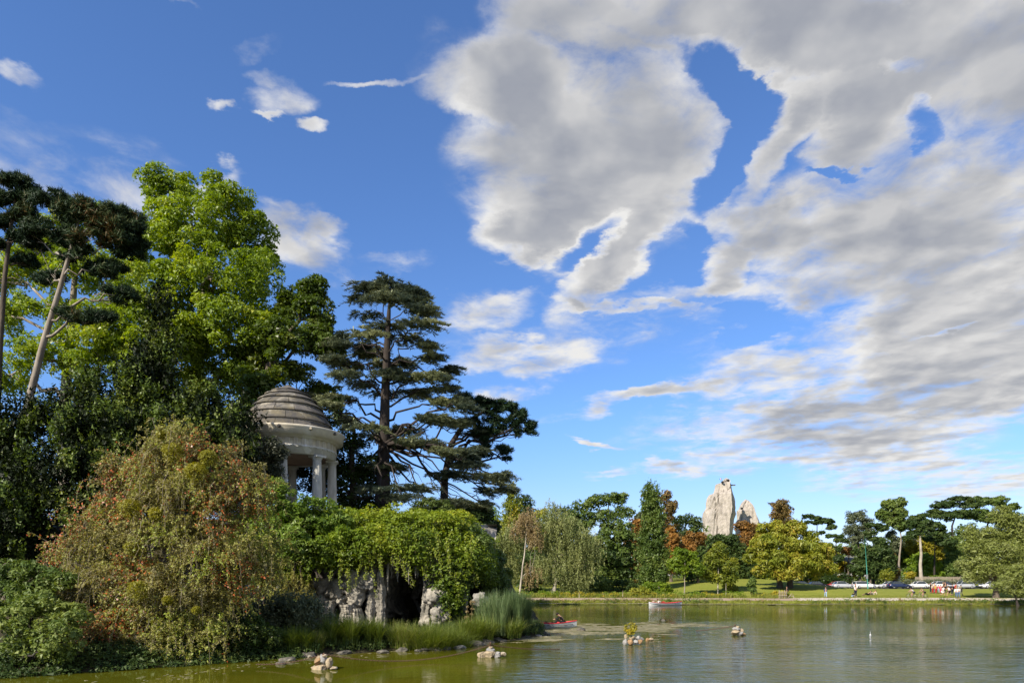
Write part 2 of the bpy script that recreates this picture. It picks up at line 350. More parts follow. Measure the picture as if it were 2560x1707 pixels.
kind(wmb.build('lake_water', m), 'structure', 'green rippled lake water')

# paths on the far bank
M_path = mat('pale_gravel', (.50, .44, .36), (.40, .35, .28), rough=.95, scale=1.2, bump=.01)
M_earth = mat('pinkish_earth', (.36, .27, .20), (.24, .19, .13), rough=.95, scale=.8, bump=.02)
def strip(name, x0, x1, s0, s1, mt, dz, label):
    xs = np.arange(x0, x1 + .1, 1.5); mb = MB(); rows = []
    for s in (s0, (s0 + s1) / 2, s1):
        jit = (fbm(np.stack([xs * .5, xs * 0 + s, xs * 0], 1), 3, 8) - .5) * .5 * (s != (s0 + s1) / 2)
        y = bankY(xs) + s + jit; rows.append(np.stack([xs, y, ground_z(xs, y) + dz], 1))
    n = len(xs); v = np.concatenate(rows); i = np.arange(n - 1)
    for r in (0, 1): 
        if r == 0: mb.add(v, np.stack([i, i + 1, i + n + 1, i + n], 1), .5, 0, True)
        else: mb.more(np.stack([i, i + 1, i + n + 1, i + n], 1) + n, .5, 0, True)
    return kind(mb.build(name, mt), 'structure', label)
strip('gravel_path', 41, 150, 2.0, 6.2, M_path, .03, 'pale gravel path along the far bank')
strip('earth_path', -60, 42, 2.0, 5.4, M_earth, .035, 'pinkish earth path through the planting')
strip('stone_edge', -60, 120, -.25, .25, mat('bank_stone', (.34, .29, .22), (.22, .19, .14), scale=2, bump=.03), .09, 'low pale stone edging at the waterline')
# road behind the lawn where the cars stand
xs = np.array([20., 150.]); rmb = MB(); rmb.add([(38, 136.5, gz(100, 140) + .06), (150, 136.5, gz(100, 140) + .06), (150, 143.5, gz(100, 140) + .06), (38, 143.5, gz(100, 140) + .06)], [(0, 1, 2, 3)])
ROADZ = gz(100, 140) + .06
kind(rmb.build('road', mat('asphalt', (.05, .05, .052), (.07, .07, .07), rough=.9, scale=4)), 'structure', 'grey asphalt road behind the lawn')
# ------------------------------------------------------------------ the round temple
M_stone = mat('temple_limestone', (.60, .54, .42), (.50, .45, .36), rough=.85, scale=2.2, bump=.01, c3=(.66, .63, .56))
M_white = mat('pale_weathered_stone', (.62, .60, .55), (.48, .46, .41), rough=.85, scale=2.5, bump=.01, c3=(.74, .73, .70))
M_col = mat('grey_column_stone', (.50, .485, .44), (.38, .37, .34), rough=.85, scale=1.4, bump=.01, c3=(.62, .60, .56), stretch=(1.6, 1.6, .5))
M_lichen = mat('dark_lichened_stone', (.075, .070, .066), (.15, .13, .085), rough=.92, scale=1.5, bump=.02, c3=(.30, .28, .235), lo=.42, hi=.68)
M_lich2 = mat('grey_lichened_stone', (.13, .12, .11), (.07, .065, .062), rough=.92, scale=2.0, bump=.02, c3=(.30, .27, .21))
M_ceil = mat('brown_coffer_stone', (.33, .22, .16), (.25, .18, .13), rough=.9, scale=2)  # ceiling stone, browner and darker than the frieze
TC = np.array([-17.4, 53.0]); FL = 8.7
temple = thing('round_temple', 'round stone temple with a stepped dome above the grotto', 'temple', (TC[0], TC[1], FL))
def tl(prof, name, mt, parent=temple, seg=72, **k):
    mb = MB(); mb.lathe(prof, (TC[0], TC[1], 0), seg, **k); return mb.build(name, mt, parent)
tl([(0, FL), (4.3, FL), (4.3, FL - .25), (4.6, FL - .25), (4.6, FL - .5), (4.9, FL - .5), (4.9, FL - .9)], 'stepped_base', M_stone)
tl([(3.05, 13.10), (3.05, 13.02), (3.62, 13.02), (3.62, 13.52), (3.70, 13.54), (3.70, 13.62), (3.60, 13.63)], 'architrave', M_white)
tl([(3.60, 13.60), (3.60, 14.12), (3.74, 14.16)], 'frieze', M_stone)
tl([(3.72, 14.14), (3.80, 14.20), (3.86, 14.30), (4.16, 14.34), (4.16, 14.60), (4.20, 14.63), (4.20, 14.68), (4.30, 14.80), (4.34, 14.92), (4.30, 14.97), (3.3, 15.02)], 'cornice', M_stone, seg=96)
tl([(0, 13.25), (3.06, 13.06)], 'ceiling', M_ceil)
# dome: six stepped courses of slabs and a cap
rings = [(3.42, 15.00, 3.22, 15.55), (3.28, 15.62, 2.94, 16.22), (3.00, 16.28, 2.52, 16.86), (2.60, 16.92, 2.05, 17.42), (2.16, 17.48, 1.58, 17.88), (1.68, 17.93, 1.12, 18.22)]
for k, (r0, z0, r1, z1) in enumerate(rings):
    n = [16, 15, 13, 11, 9, 7][k]; off = rng.random()
    for j in range(n):
        a0 = (j + off) / n * 2 * math.pi; a1 = a0 + 2 * math.pi / n - .03 / r0
        mb = MB(); dz = rng.uniform(-.012, .012)
        mb.lathe([(r0 - .25, z0 + dz), (r0 + .05, z0 + dz), (r0 + .05, z0 + .07 + dz), (r1 + .02, z1 + dz), (r1 - .3, z1 + .07), (r1 - .35, z1 - .1)], (TC[0], TC[1], 0), 6 if k < 4 else 5, a0, a1, closed=True, smooth=False)
        mb.build('roof_slab', M_lichen if rng.random() < .6 else M_lich2, temple)
    tl([(r0 - .12, z0 - .1), (r0 - .12, z0 + .02)], 'roof_joint', M_white)
    tl([(r0 - .2, z0 - .02), (r1 - .12, z1 - .02), (r1 - .14, z1 + .08)], 'roof_core', M_lich2, seg=48)
tl([(1.25, 18.24), (1.27, 18.30), (.62, 18.55), (0.0, 18.86)], 'roof_cap', M_lich2, smooth=False, seg=10)
tl([(3.5, 14.96), (3.52, 15.05), (3.2, 15.1)], 'gutter', M_white)
for j in range(40):                                    # triglyphs with the regula under each
    a = j / 40 * 2 * math.pi
    mb = MB()
    for q in (-1, 0, 1):
        aa = a + q * .030; mb.box((TC[0] + 3.625 * math.cos(aa), TC[1] + 3.625 * math.sin(aa), 13.85), (.06, .075, .46), aa)
    mb.box((TC[0] + 3.63 * math.cos(a), TC[1] + 3.63 * math.sin(a), 14.095), (.08, .31, .05), a)
    mb.build('triglyph', M_stone, temple)
    mb = MB(); mb.box((TC[0] + 3.66 * math.cos(a), TC[1] + 3.66 * math.sin(a), 13.50), (.10, .30, .045), a); mb.build('regula', M_white, temple)
for j in range(12):                                    # lion-head spouts
    a = RAD(-90 + 10 + j * 30); c = np.array([TC[0] + 4.27 * math.cos(a), TC[1] + 4.27 * math.sin(a), 14.76])
    mb = MB(); mb.ball(c, (.13, .13, .13), .25, 2, j); mb.ball(c + np.array([math.cos(a), math.sin(a), -.5]) * .10, (.07, .07, .06), .2, 2, j)
    mb.tube([c + np.array([math.cos(a) * t, math.sin(a) * t, -.05]) for t in (.08, .24)], [.04, .035], 6); mb.build('lion_head_spout', M_lich2, temple)
for j in range(8):
    a = RAD(-90 + 12 + 45 * j); cx, cy = TC[0] + 3.32 * math.cos(a), TC[1] + 3.32 * math.sin(a)
    mb = MB(); K = 14; zs = np.linspace(FL, 12.66, K); th = np.arange(120) / 120 * 2 * math.pi
    flute = 1 - .055 * np.abs(np.sin(th * 10)) ** .6
    rr = .385 - .075 * ((zs - FL) / (12.66 - FL)) ** 1.3
    v = np.stack([cx + np.outer(rr, np.cos(th) * flute), cy + np.outer(rr, np.sin(th) * flute), np.repeat(zs[:, None], 120, 1)], -1).reshape(-1, 3)
    i = np.arange(K - 1)[:, None] * 120; q = np.arange(120)[None]; q2 = (q + 1) % 120
    mb.add(v, np.stack([i + q, i + q2, i + 120 + q2, i + 120 + q], -1).reshape(-1, 4), .5, 0, False)
    c = mb.build('column', M_col, temple)
    mb = MB(); mb.lathe([(.31, 12.62), (.325, 12.66), (.315, 12.69), (.33, 12.72), (.43, 12.86), (.44, 12.89), (.0, 12.89)], (cx, cy, 0), 32); mb.build('capital', M_col, c)
    mb = MB(); mb.box((cx, cy, 12.955), (.92, .92, .13), a); mb.build('abacus', M_white, c)

# ------------------------------------------------------------------ the artificial rock tower far behind
M_rock = mat('rendered_concrete_rock', (.50, .46, .42), (.58, .54, .49), rough=.9, scale=.06, bump=.25, detail=8, c3=(.40, .37, .33), lo=.3, hi=.7, bscale=.35)
M_stain = mat('stained_concrete', (.22, .19, .165), (.42, .385, .35), rough=.9, scale=.22, detail=8, stretch=(1, 1, .25), bump=.2, bscale=.4)
def monolith(loc, levels, label, rock_mat, seed):
    t = thing('rock_tower', label, 'artificial rock', loc)
    mb = MB(); n = 120; zs = np.array([l[0] for l in levels], float); Z = np.linspace(zs[0], zs[-1], 150)
    L = np.interp(Z, zs, [l[1] for l in levels]); R = np.interp(Z, zs, [l[2] for l in levels]); Dp = np.interp(Z, zs, [l[3] for l in levels])
    th = np.arange(n) / n * 2 * math.pi; c, s_ = np.cos(th), np.sin(th)
    pl = np.array([(-1, .15), (-.72, -.62), (.42, -1.), (1, .1), (.6, .9), (-.6, .9), (-1, .15)]); u_ = np.arange(n) / n * 6     # faceted plan with a ridge facing the lake
    c = np.interp(u_, range(7), pl[:, 0]); s_ = np.interp(u_, range(7), pl[:, 1]); sq = 1.
    ang = RAD(18 if seed == 1 else 10)
    px = ((L + R) / 2)[:, None] + ((R - L) / 2)[:, None] * (c * sq * 1.0)[None]; py = Dp[:, None] * (s_ * sq)[None]
    v = np.stack([px, py, np.repeat(Z[:, None], n, 1)], -1).reshape(-1, 3)
    nn = fbm(np.stack([v[:, 0] * .22, v[:, 1] * .22, v[:, 2] * .05], 1), 5, seed) - .5
    n2 = fbm(v * .35, 4, seed + 9) - .5
    rad = np.stack([px - ((L + R) / 2)[:, None], py], -1).reshape(-1, 2); rl = np.linalg.norm(rad, axis=1, keepdims=True)
    groove = np.abs(fbm(np.stack([v[:, 0] * .28, v[:, 1] * .28, v[:, 2] * .02], 1), 2, seed + 3) - .5) * 2
    disp = nn * 2.0 + n2 * .9 - np.maximum(.09 - groove, 0) * 14 - .35
    v[:, :2] += rad / np.maximum(rl, .1) * disp[:, None] * sstep(0, 3, rl)
    v += np.array(loc)
    i = np.arange(149)[:, None] * n; q = np.arange(n)[None]; q2 = (q + 1) % n
    mb.add(v, np.stack([i + q, i + q2, i + n + q2, i + n + q], -1).reshape(-1, 4), .5, 0, False)
    top = v[-n:]; cc = top.mean(0) + np.array([0, 0, 1.0]); mb.add(np.vstack([top, cc]), [(k, (k + 1) % n, n) for k in range(n)])
    mb.build('rock_body', rock_mat, t); return t
TY = 430.
def lv(y, x0, x1, d): return (4 + (HZ - y) / F * TY + 2, GX(x0, TY) - GX(1800, TY), GX(x1, TY) - GX(1800, TY), d)
m, g, o = newmat('streaked_rock'); p = g.n('ShaderNodeBsdfPrincipled'); g.L.new(p.outputs[0], o.inputs[0]); p.inputs['Roughness'].default_value = .92; p.inputs['Specular IOR Level'].default_value = .15
tcn = g.n('ShaderNodeTexCoord'); v = tcn.outputs['Object']
st = g.noise(g.vm('MULTIPLY', v, (.9, .9, .07)), 1., 6, .65); bl = g.noise(v, .11, 5, .6); fi = g.noise(g.vm('MULTIPLY', v, (1, 1, .5)), .8, 7, .7)
base = g.mix(g.mr(fi, .3, .7), (.43, .385, .335), (.32, .285, .25)); sm_ = g.m('MULTIPLY', g.mr(st, .46, .62), g.mr(bl, .46, .60))
cr = g.mr(g.m('ABSOLUTE', g.m('SUBTRACT', g.noise(v, .16, 5, .6, .6), .5)), 0, .012, .55, 0)
c = g.mix(g.m('MULTIPLY', sm_, .9), base, (.12, .105, .09)); c = g.mix(cr, c, (.12, .10, .09)); g.L.new(c, p.inputs['Base Color'])
b = g.n('ShaderNodeBump'); b.inputs['Distance'].default_value = .5; g.L.new(fi, b.inputs['Height']); g.L.new(b.outputs[0], p.inputs['Normal'])
M_big = m
zb = -2
LB = ((1400, 1758, 1830, 10), (1340, 1757, 1834, 10), (1300, 1758, 1838, 10), (1283, 1760, 1842, 10), (1270, 1765, 1842, 9.6), (1250, 1767, 1839.5, 9), (1236, 1773, 1836, 8.6), (1234.5, 1777, 1835, 8.4), (1232.5, 1782, 1834, 8), (1222, 1785, 1831, 7), (1210, 1787, 1830, 6.4), (1208.2, 1792, 1829, 6), (1207, 1802, 1828, 5.2), (1200, 1805, 1826, 4.4), (1197.4, 1809, 1822, 3))
big = monolith((GX(1800, TY), TY, zb), [(0, -11.5, 12, 11)] + [lv(*q) for q in LB], 'tallest pale concrete rock tower rising over the trees', M_big, 1)
LS = ((1400, 1838, 1905, 9), (1330, 1839, 1905, 9), (1306, 1840, 1902, 9), (1297, 1842, 1899, 8.5), (1277, 1842, 1891, 8), (1274, 1846, 1889, 7.6), (1262, 1851, 1880, 6.5), (1254, 1856, 1873, 5), (1251, 1859, 1868, 3.5))
small = monolith((GX(1868, TY + 25), TY + 25, zb), [(0, -11, 12, 9)] + [(4 + (HZ - y) / F * (TY + 25) + 2, GX(a, TY + 25) - GX(1868, TY + 25), GX(c, TY + 25) - GX(1868, TY + 25), d) for y, a, c, d in LS], 'smaller pale rock peak right of the tall rock tower', M_big, 2)
M_dark = mat('dark_opening', (.02, .02, .02))
M_iron = mat('rusty_iron', (.16, .085, .055), (.09, .06, .05), rough=.8, scale=20, metal=.3)
for (a, y, r, par, d) in ((1806.5, 1204.5, .75, big, 5.6), (1820, 1200.6, .95, big, 3.4), (1854.5, 1270.5, .8, small, 6.3)):
    yy = (TY if par is big else TY + 25) - d; mb = MB(); mb.ball(P(a, y, yy), (r, 1.6, r * .9), .25, 2, int(a)); mb.build('window_opening', M_dark, par)
mb = MB(); mb.box(P(1830, 1212, TY), (4, 2, .5)); mb.build('viewing_balcony', M_lich2, big)
fl = thing('flag_pole', 'small flag on the top of the tall rock tower', 'flag', P(1803, 1203, TY - 2))
mb = MB(); mb.tube([P(1803, 1203, TY - 2), P(1803, 1194.5, TY - 2)], .09, 6); mb.build('pole', M_lich2, fl)
for k, cc in enumerate(((.02, .05, .3), (.7, .7, .7), (.5, .02, .03))):
    mb = MB(); x0 = 1799.2 + k * 1.2; a, b_, c_, d_ = P(x0, 1195.2, TY - 2), P(x0 + 1.2, 1194.8, TY - 2.2), P(x0 + 1.2, 1198.4, TY - 2.2), P(x0, 1198.8, TY - 2)
    q = np.array([a, b_, c_, d_]); mb.add(np.vstack([q, q + [0, .06, 0]]), [(0, 1, 2, 3), (7, 6, 5, 4), (0, 4, 5, 1), (1, 5, 6, 2), (2, 6, 7, 3), (3, 7, 4, 0)]); mb.build('flag_stripe', mat('flag_cloth', cc), fl)
# ------------------------------------------------------------------ plants: builders
def curve(p0, p1, n=7, sag=0., wob=.0):
    t = np.linspace(0, 1, n)[:, None]; p = np.array(p0) * (1 - t) + np.array(p1) * t
    p[:, 2] += sag * 4 * (t * (1 - t))[:, 0]
    if wob: p[1:-1] += rng.normal(size=(n - 2, 3)) * wob
    return p
def clumps_from_lobes(lobes, cr, cov, shell=(.72, 1.02), under=.55):
    C = []; N_ = []
    for (c, r) in lobes:
        r = np.array(r); area = 4 * math.pi * ((r[0] * r[1]) ** 1.6 / 3 + (r[0] * r[2]) ** 1.6 / 3 + (r[1] * r[2]) ** 1.6 / 3) ** (1 / 1.6)
        k = max(3, int(cov * area / (math.pi * cr * cr))); d = runit(int(k * 1.6)); d = d[(d[:, 2] > -under) | (rng.random(len(d)) < .35)][:k]
        s = rng.uniform(shell[0], shell[1], (len(d), 1)); s[rng.random(len(d)) < .16] *= .55
        C.append(np.array(c) + d * s * np.maximum(r - cr * .35, r * .3)); N_.append(d)
    return np.concatenate(C), np.concatenate(N_)
def fill_leaves(mb, C, N_, cr, n_total, L, asp=.55, up=.45, out=.5, rnd=.55, flat=.75, tb=None, tv=.35, hang=0., tshift=0.):
    K = len(C); crk = cr * rng.uniform(.6, 1.3, K); tk = fbm(C * (.55 / cr), 3, 5) if tb is None else tb
    w_ = crk ** 2; idx = rng.choice(K, n_total, p=w_ / w_.sum())
    d = runit(n_total); d[:, 2] = np.where(rng.random(n_total) < .5, np.abs(d[:, 2]), d[:, 2])
    r = crk[idx, None] * rng.uniform(.35, 1.0, (n_total, 1)) ** .5
    pos = C[idx] + d * r * np.array([1, 1, flat])
    nrm = unit(d * out + N_[idx] * .25 + np.array([0, 0, up]) + rng.normal(size=(n_total, 3)) * rnd)
    t = rng.normal(size=(n_total, 3)) + d * .8 - np.array([0, 0, hang])
    l = L * np.clip(rng.lognormal(-.08, .38, n_total), .35, 2.2)
    mb.leaf(pos, nrm, t, l, l * asp * rng.uniform(.8, 1.2, n_total), np.clip(tk[idx] * .9 - .45 + .5 + (rng.random(n_total) - .5) * tv + tshift, 0, 1))
def limbs(mb, trunk, rad, lobes, C, ntw=5, sides=6, r_l=.35, style=''):
    trunk = np.array(trunk, float)
    mb.tube(trunk, rad, 9, lump=.10)
    tt = np.linspace(0, 1, len(trunk)); fine = np.array([[np.interp(a, tt, trunk[:, k]) for k in range(3)] for a in np.linspace(.25, 1, 30)]); fr = np.interp(np.linspace(.25, 1, 30), tt, rad)
    for (c, r) in lobes:
        c = np.array(c); s = np.linalg.norm(fine - c, axis=1) + 1.2 * np.maximum(0, fine[:, 2] - c[2] + .35 * np.linalg.norm((fine - c)[:, :2], axis=1)); j = int(np.argmin(s))
        q = curve(fine[j], c, 8, sag=.06 * np.linalg.norm(c - fine[j]), wob=.05 * np.linalg.norm(c - fine[j])); rb = fr[j] * (.55 if style != 'cedar' else .26)
        mb.tube(q, np.linspace(rb, rb * .35, 8), sides, cap=False)
        near = np.argsort(np.linalg.norm(C - c, axis=1))[:max(ntw * 3, 3)]
        for k in rng.permutation(near)[:ntw]:
            mb.tube(curve(q[rng.integers(4, 8)], C[k], 5, wob=.15), np.linspace(rb * .35, rb * .08, 5), 4, cap=False)
BARK = mat('grey_brown_bark', (.13, .105, .08), (.07, .055, .042), rough=.95, scale=2.5, bump=.04, stretch=(1, 1, .3))
BARK_PALE = mat('pale_bark', (.30, .26, .21), (.17, .14, .11), rough=.95, scale=2., bump=.03, stretch=(1, 1, .3), c3=(.40, .37, .32))
BARK_DARK = mat('dark_bark', (.045, .036, .03), (.028, .022, .02), rough=.95, scale=2.5, bump=.05, stretch=(1, 1, .3))
BARK_BIRCH = mat('birch_bark', (.42, .38, .31), (.28, .24, .19), rough=.9, scale=1.2, bump=.01, stretch=(1, 1, .6), c3=(.09, .075, .06))
def px_lobes(spec, Y, dk=.8):
    out = []
    for q in spec:
        x, y, rx, ry = q[:4]; dy = q[4] if len(q) > 4 else 0.; Yq = Y + dy; k = Yq / F
        out.append((P(x, y, Yq), (rx * k, max(min(rx, ry * 1.3) * k * dk, .3), ry * k)))
    return out
def broadleaf(name, label, cat, base, Y, spec, lm, trunk=None, r0=.4, n=6000, L=.3, cr=.9, cov=1.0, bark=None, group=None, style='leaf', ntw=4, asp=.55, up=.45, hang=0., zb=None, flat=.85, under=.8, tv=.4, rnd=.55, shell=(.72, 1.02), tshift=0., kite=False):
    lobes = px_lobes(spec, Y)
    bx = base; x0 = GX(bx, Y); z0 = gz(x0, Y) if zb is None else zb
    t = thing(name, label, cat, (x0, Y, z0), group=group)
    if trunk is None: tp = [(bx, None), (bx + 2, spec[0][1] + spec[0][3] * .2)]
    else: tp = trunk
    pts = []
    for k, q in enumerate(tp):
        dy = q[2] if len(q) > 2 else 0
        pts.append(np.array([x0, Y, z0 - .3]) if q[1] is None else P(q[0], q[1], Y + dy))
    pts = np.array(pts); tipf = .3 if style != 'cedar' else .08
    if len(pts) < 5:
        s = np.linspace(0, len(pts) - 1, 8); pts = np.array([[np.interp(a, np.arange(len(pts)), pts[:, k]) for k in range(3)] for a in s]); pts[1:-1, :2] += rng.normal(size=(6, 2)) * r0 * .18
    C, N_ = clumps_from_lobes(lobes, cr, cov, under=under, shell=shell)
    mb = MB(); limbs(mb, pts, np.linspace(r0, r0 * tipf, len(pts)) * (1 + .35 * np.exp(-np.arange(len(pts)) * 2.)), lobes, C, ntw, style=style); mb.build('trunk', bark or BARK, t)
    mb = MB(kite)
    if style == 'leaf': fill_leaves(mb, C, N_, cr, n, L, asp=asp, up=up, hang=hang, flat=flat, tv=tv, rnd=rnd, tshift=tshift)
    elif style == 'pine': pine_tufts(mb, C, cr, n, L, flat)
    elif style == 'weep': weep(mb, C, n, L, cr, tv)
    elif style == 'up': upright(mb, C, N_, n, L, cr)
    elif style == 'cedar': cedar_spray(mb, C, n, L, cr, pts)
    mb.build('crown', lm, t); return t
def pine_tufts(mb, C, cr, n, L, flat=.5, per=9):
    K = n // per; idx = rng.integers(0, len(C), K); d = runit(K); d[:, 2] = np.abs(d[:, 2]) * .9 + .05 * d[:, 2]
    r = cr * rng.uniform(.3, 1., (K, 1)); c = C[idx] + d * r * np.array([1, 1, flat]); ax = unit(d + np.array([0, 0, .7]) + rng.normal(size=(K, 3)) * .3)
    tk = fbm(c * .6, 3, 9)
    cc = np.repeat(c, per, 0); a = np.repeat(ax, per, 0); t = unit(a * .75 + runit(K * per) * .85); l = L * rng.uniform(.7, 1.2, K * per)
    mb.leaf(cc + t * l[:, None] * .5, runit(K * per), t, l, l * .16, np.clip(np.repeat(tk, per) + (rng.random(K * per) - .5) * .3, 0, 1), 0.)
def cedar_spray(mb, C, n, L, cr, trunk):
    """flat fans of short stiff shoots, pointing away from the trunk and drooping a little at the rim"""
    per = 34; K = n // per; idx = rng.integers(0, len(C), K); a = rng.uniform(0, 2 * math.pi, K); r = np.sqrt(rng.random(K)) * cr
    st = C[idx] + np.stack([np.cos(a) * r, np.sin(a) * r, rng.normal(size=K) * .10 - .16 * (r / cr) ** 2], 1)
    ax_ = np.stack([np.interp(st[:, 2], trunk[:, 2], trunk[:, 0]), np.interp(st[:, 2], trunk[:, 2], trunk[:, 1]), st[:, 2]], 1)
    out = unit(unit(st - ax_) + rng.normal(size=(K, 3)) * [.55, .55, .12] + [0, 0, -.10]); side = unit(np.cross(out, [0, 0, 1.])); ln = rng.uniform(.5, 1.1, K)
    tk = fbm(st * .45, 3, 25); u = rng.random((K, per)); sg = rng.choice([-1, 1], (K, per))
    p = st[:, None] + out[:, None] * (u * ln[:, None])[..., None] - np.array([0, 0, .22]) * (u ** 2 * ln[:, None])[..., None]
    d = unit(out[:, None] * .8 + side[:, None] * (sg * rng.uniform(.1, .9, (K, per)))[..., None] + np.array([0, 0, 1.]) * rng.normal(.02, .16, (K, per))[..., None])
    l = L * rng.uniform(.5, 1.25, (K, per)); p = p + d * (l * .5)[..., None]; nrm = np.array([0, 0, 1.]) + rng.normal(size=(K, per, 3)) * .35 - out[:, None] * .25
    mb.leaf(p.reshape(-1, 3), nrm.reshape(-1, 3), d.reshape(-1, 3), l.ravel(), l.ravel() * .24, np.clip((np.repeat(tk, per) - .5) * 1.5 + .5 + (rng.random(K * per) - .5) * .5, 0, 1), .2)
def weep(mb, C, n, L, cr, tv=.4):
    per = 22; K = n // per; idx = rng.integers(0, len(C), K); st = C[idx] + rng.normal(size=(K, 3)) * cr * .5; ln = rng.uniform(.8, 2.6, K) * cr
    tk = np.repeat(fbm(st * .5, 3, 21), per); s = np.tile(np.linspace(0, 1, per), K) + rng.random(K * per) * .04; lnr = np.repeat(ln, per); lean = np.repeat(rng.normal(size=(K, 2)) * .22, per, 0)
    p = np.repeat(st, per, 0); p[:, 2] -= s ** 1.25 * lnr; p[:, :2] += lean * (np.sqrt(s) * lnr)[:, None]; p += rng.normal(size=p.shape) * L * .35
    l = L * rng.uniform(.6, 1.3, len(p)); t = np.stack([rng.normal(size=len(p)) * .45, rng.normal(size=len(p)) * .45, -np.ones(len(p))], 1)
    mb.leaf(p, rng.normal(size=p.shape) + np.array([-.3, -.6, .35]), t, l, l * .42, np.clip(tk + (rng.random(len(p)) - .5) * tv, 0, 1))
def upright(mb, C, N_, n, L, cr):
    per = 14; K = n // per; idx = rng.integers(0, len(C), K); st = C[idx] + rng.normal(size=(K, 3)) * cr * .45; ln = rng.uniform(.8, 2.0, K) * cr; dr = unit(N_[idx] * .45 + np.array([0, 0, 1.]) + rng.normal(size=(K, 3)) * .2)
    tk = np.repeat(fbm(st * .7, 3, 31), per); s = np.tile(np.linspace(0, 1, per), K)
    p = np.repeat(st, per, 0) + np.repeat(dr, per, 0) * (s * np.repeat(ln, per))[:, None] + rng.normal(size=(K * per, 3)) * L * .45
    l = L * rng.uniform(.6, 1.3, len(p)); mb.leaf(p, runit(len(p)) + np.repeat(N_[idx], per, 0) * .6 + np.array([0, 0, .3]), np.repeat(dr, per, 0) + rng.normal(size=p.shape) * .5, l, l * .6, np.clip(tk + (rng.random(len(p)) - .5) * .35, 0, 1))
def shrub(name, label, cat, Y, spec, lm, n=3000, L=.2, cr=.5, cov=1.1, zb=None, group=None, bark=None, r0=.08, stems=5, **k):
    """low woody plant: several stems from the ground, leaves to the ground"""
    lobes = px_lobes(spec, Y); x0 = lobes[0][0][0]; z0 = gz(x0, Y) if zb is None else zb
    t = thing(name, label, cat, (x0, Y, z0), group=group); C, N_ = clumps_from_lobes(lobes, cr, cov, under=1.)
    mb = MB(); b0 = np.array([x0, Y, z0 - .1])
    for c in C[rng.permutation(len(C))[:max(stems, 3)]]: mb.tube(curve(b0 + rng.normal(size=3) * [.3, .3, 0] , c, 7, sag=.2, wob=.08), np.linspace(r0, r0 * .25, 7), 5)
    mb.build('stems', bark or BARK_DARK, t)
    mb = MB(); st = k.pop('style', 'leaf')
    if st == 'leaf': fill_leaves(mb, C, N_, cr, n, L, **k)
    elif st == 'weep': weep(mb, C, n, L, cr)
    elif st == 'up': upright(mb, C, N_, n, L, cr)
    mb.build('foliage', lm, t); return t
def blades(mb, base, n, h, spread, wd=.02, seg=4, droop=.6, tint=(.2, .8)):
    """grass or sedge blades, each a tapering bent ribbon"""
    base = np.atleast_2d(base); idx = rng.integers(0, len(base), n); b = base[idx] + rng.normal(size=(n, 3)) * np.array([spread * .35, spread * .35, 0])
    az = rng.uniform(0, 2 * math.pi, n); dr = np.stack([np.cos(az), np.sin(az), 0 * az], 1); H = h * rng.uniform(.55, 1.15, n); out = rng.uniform(.1, 1., n) * droop * H; sd = np.stack([-dr[:, 1], dr[:, 0], 0 * az], 1)
    rows = []
    for k in range(seg + 1):
        s = k / seg; p = b + dr * (out * s ** 1.8)[:, None]; p[:, 2] += H * (s - .38 * droop * s ** 3 * (out / H / max(droop, .01))); w_ = wd * (1 - s * .92) * .5
        rows += [p - sd * w_, p + sd * w_]
    v = np.stack(rows, 1); m_ = 2 * (seg + 1); o = np.arange(n)[:, None, None] * m_; k = np.arange(seg)[None, :, None] * 2
    f = o + k + np.array([0, 1, 3, 2])[None, None]; tt = np.repeat(rng.uniform(tint[0], tint[1], n), seg)
    mb.add(v.reshape(-1, 3), f.reshape(-1, 4), tt)
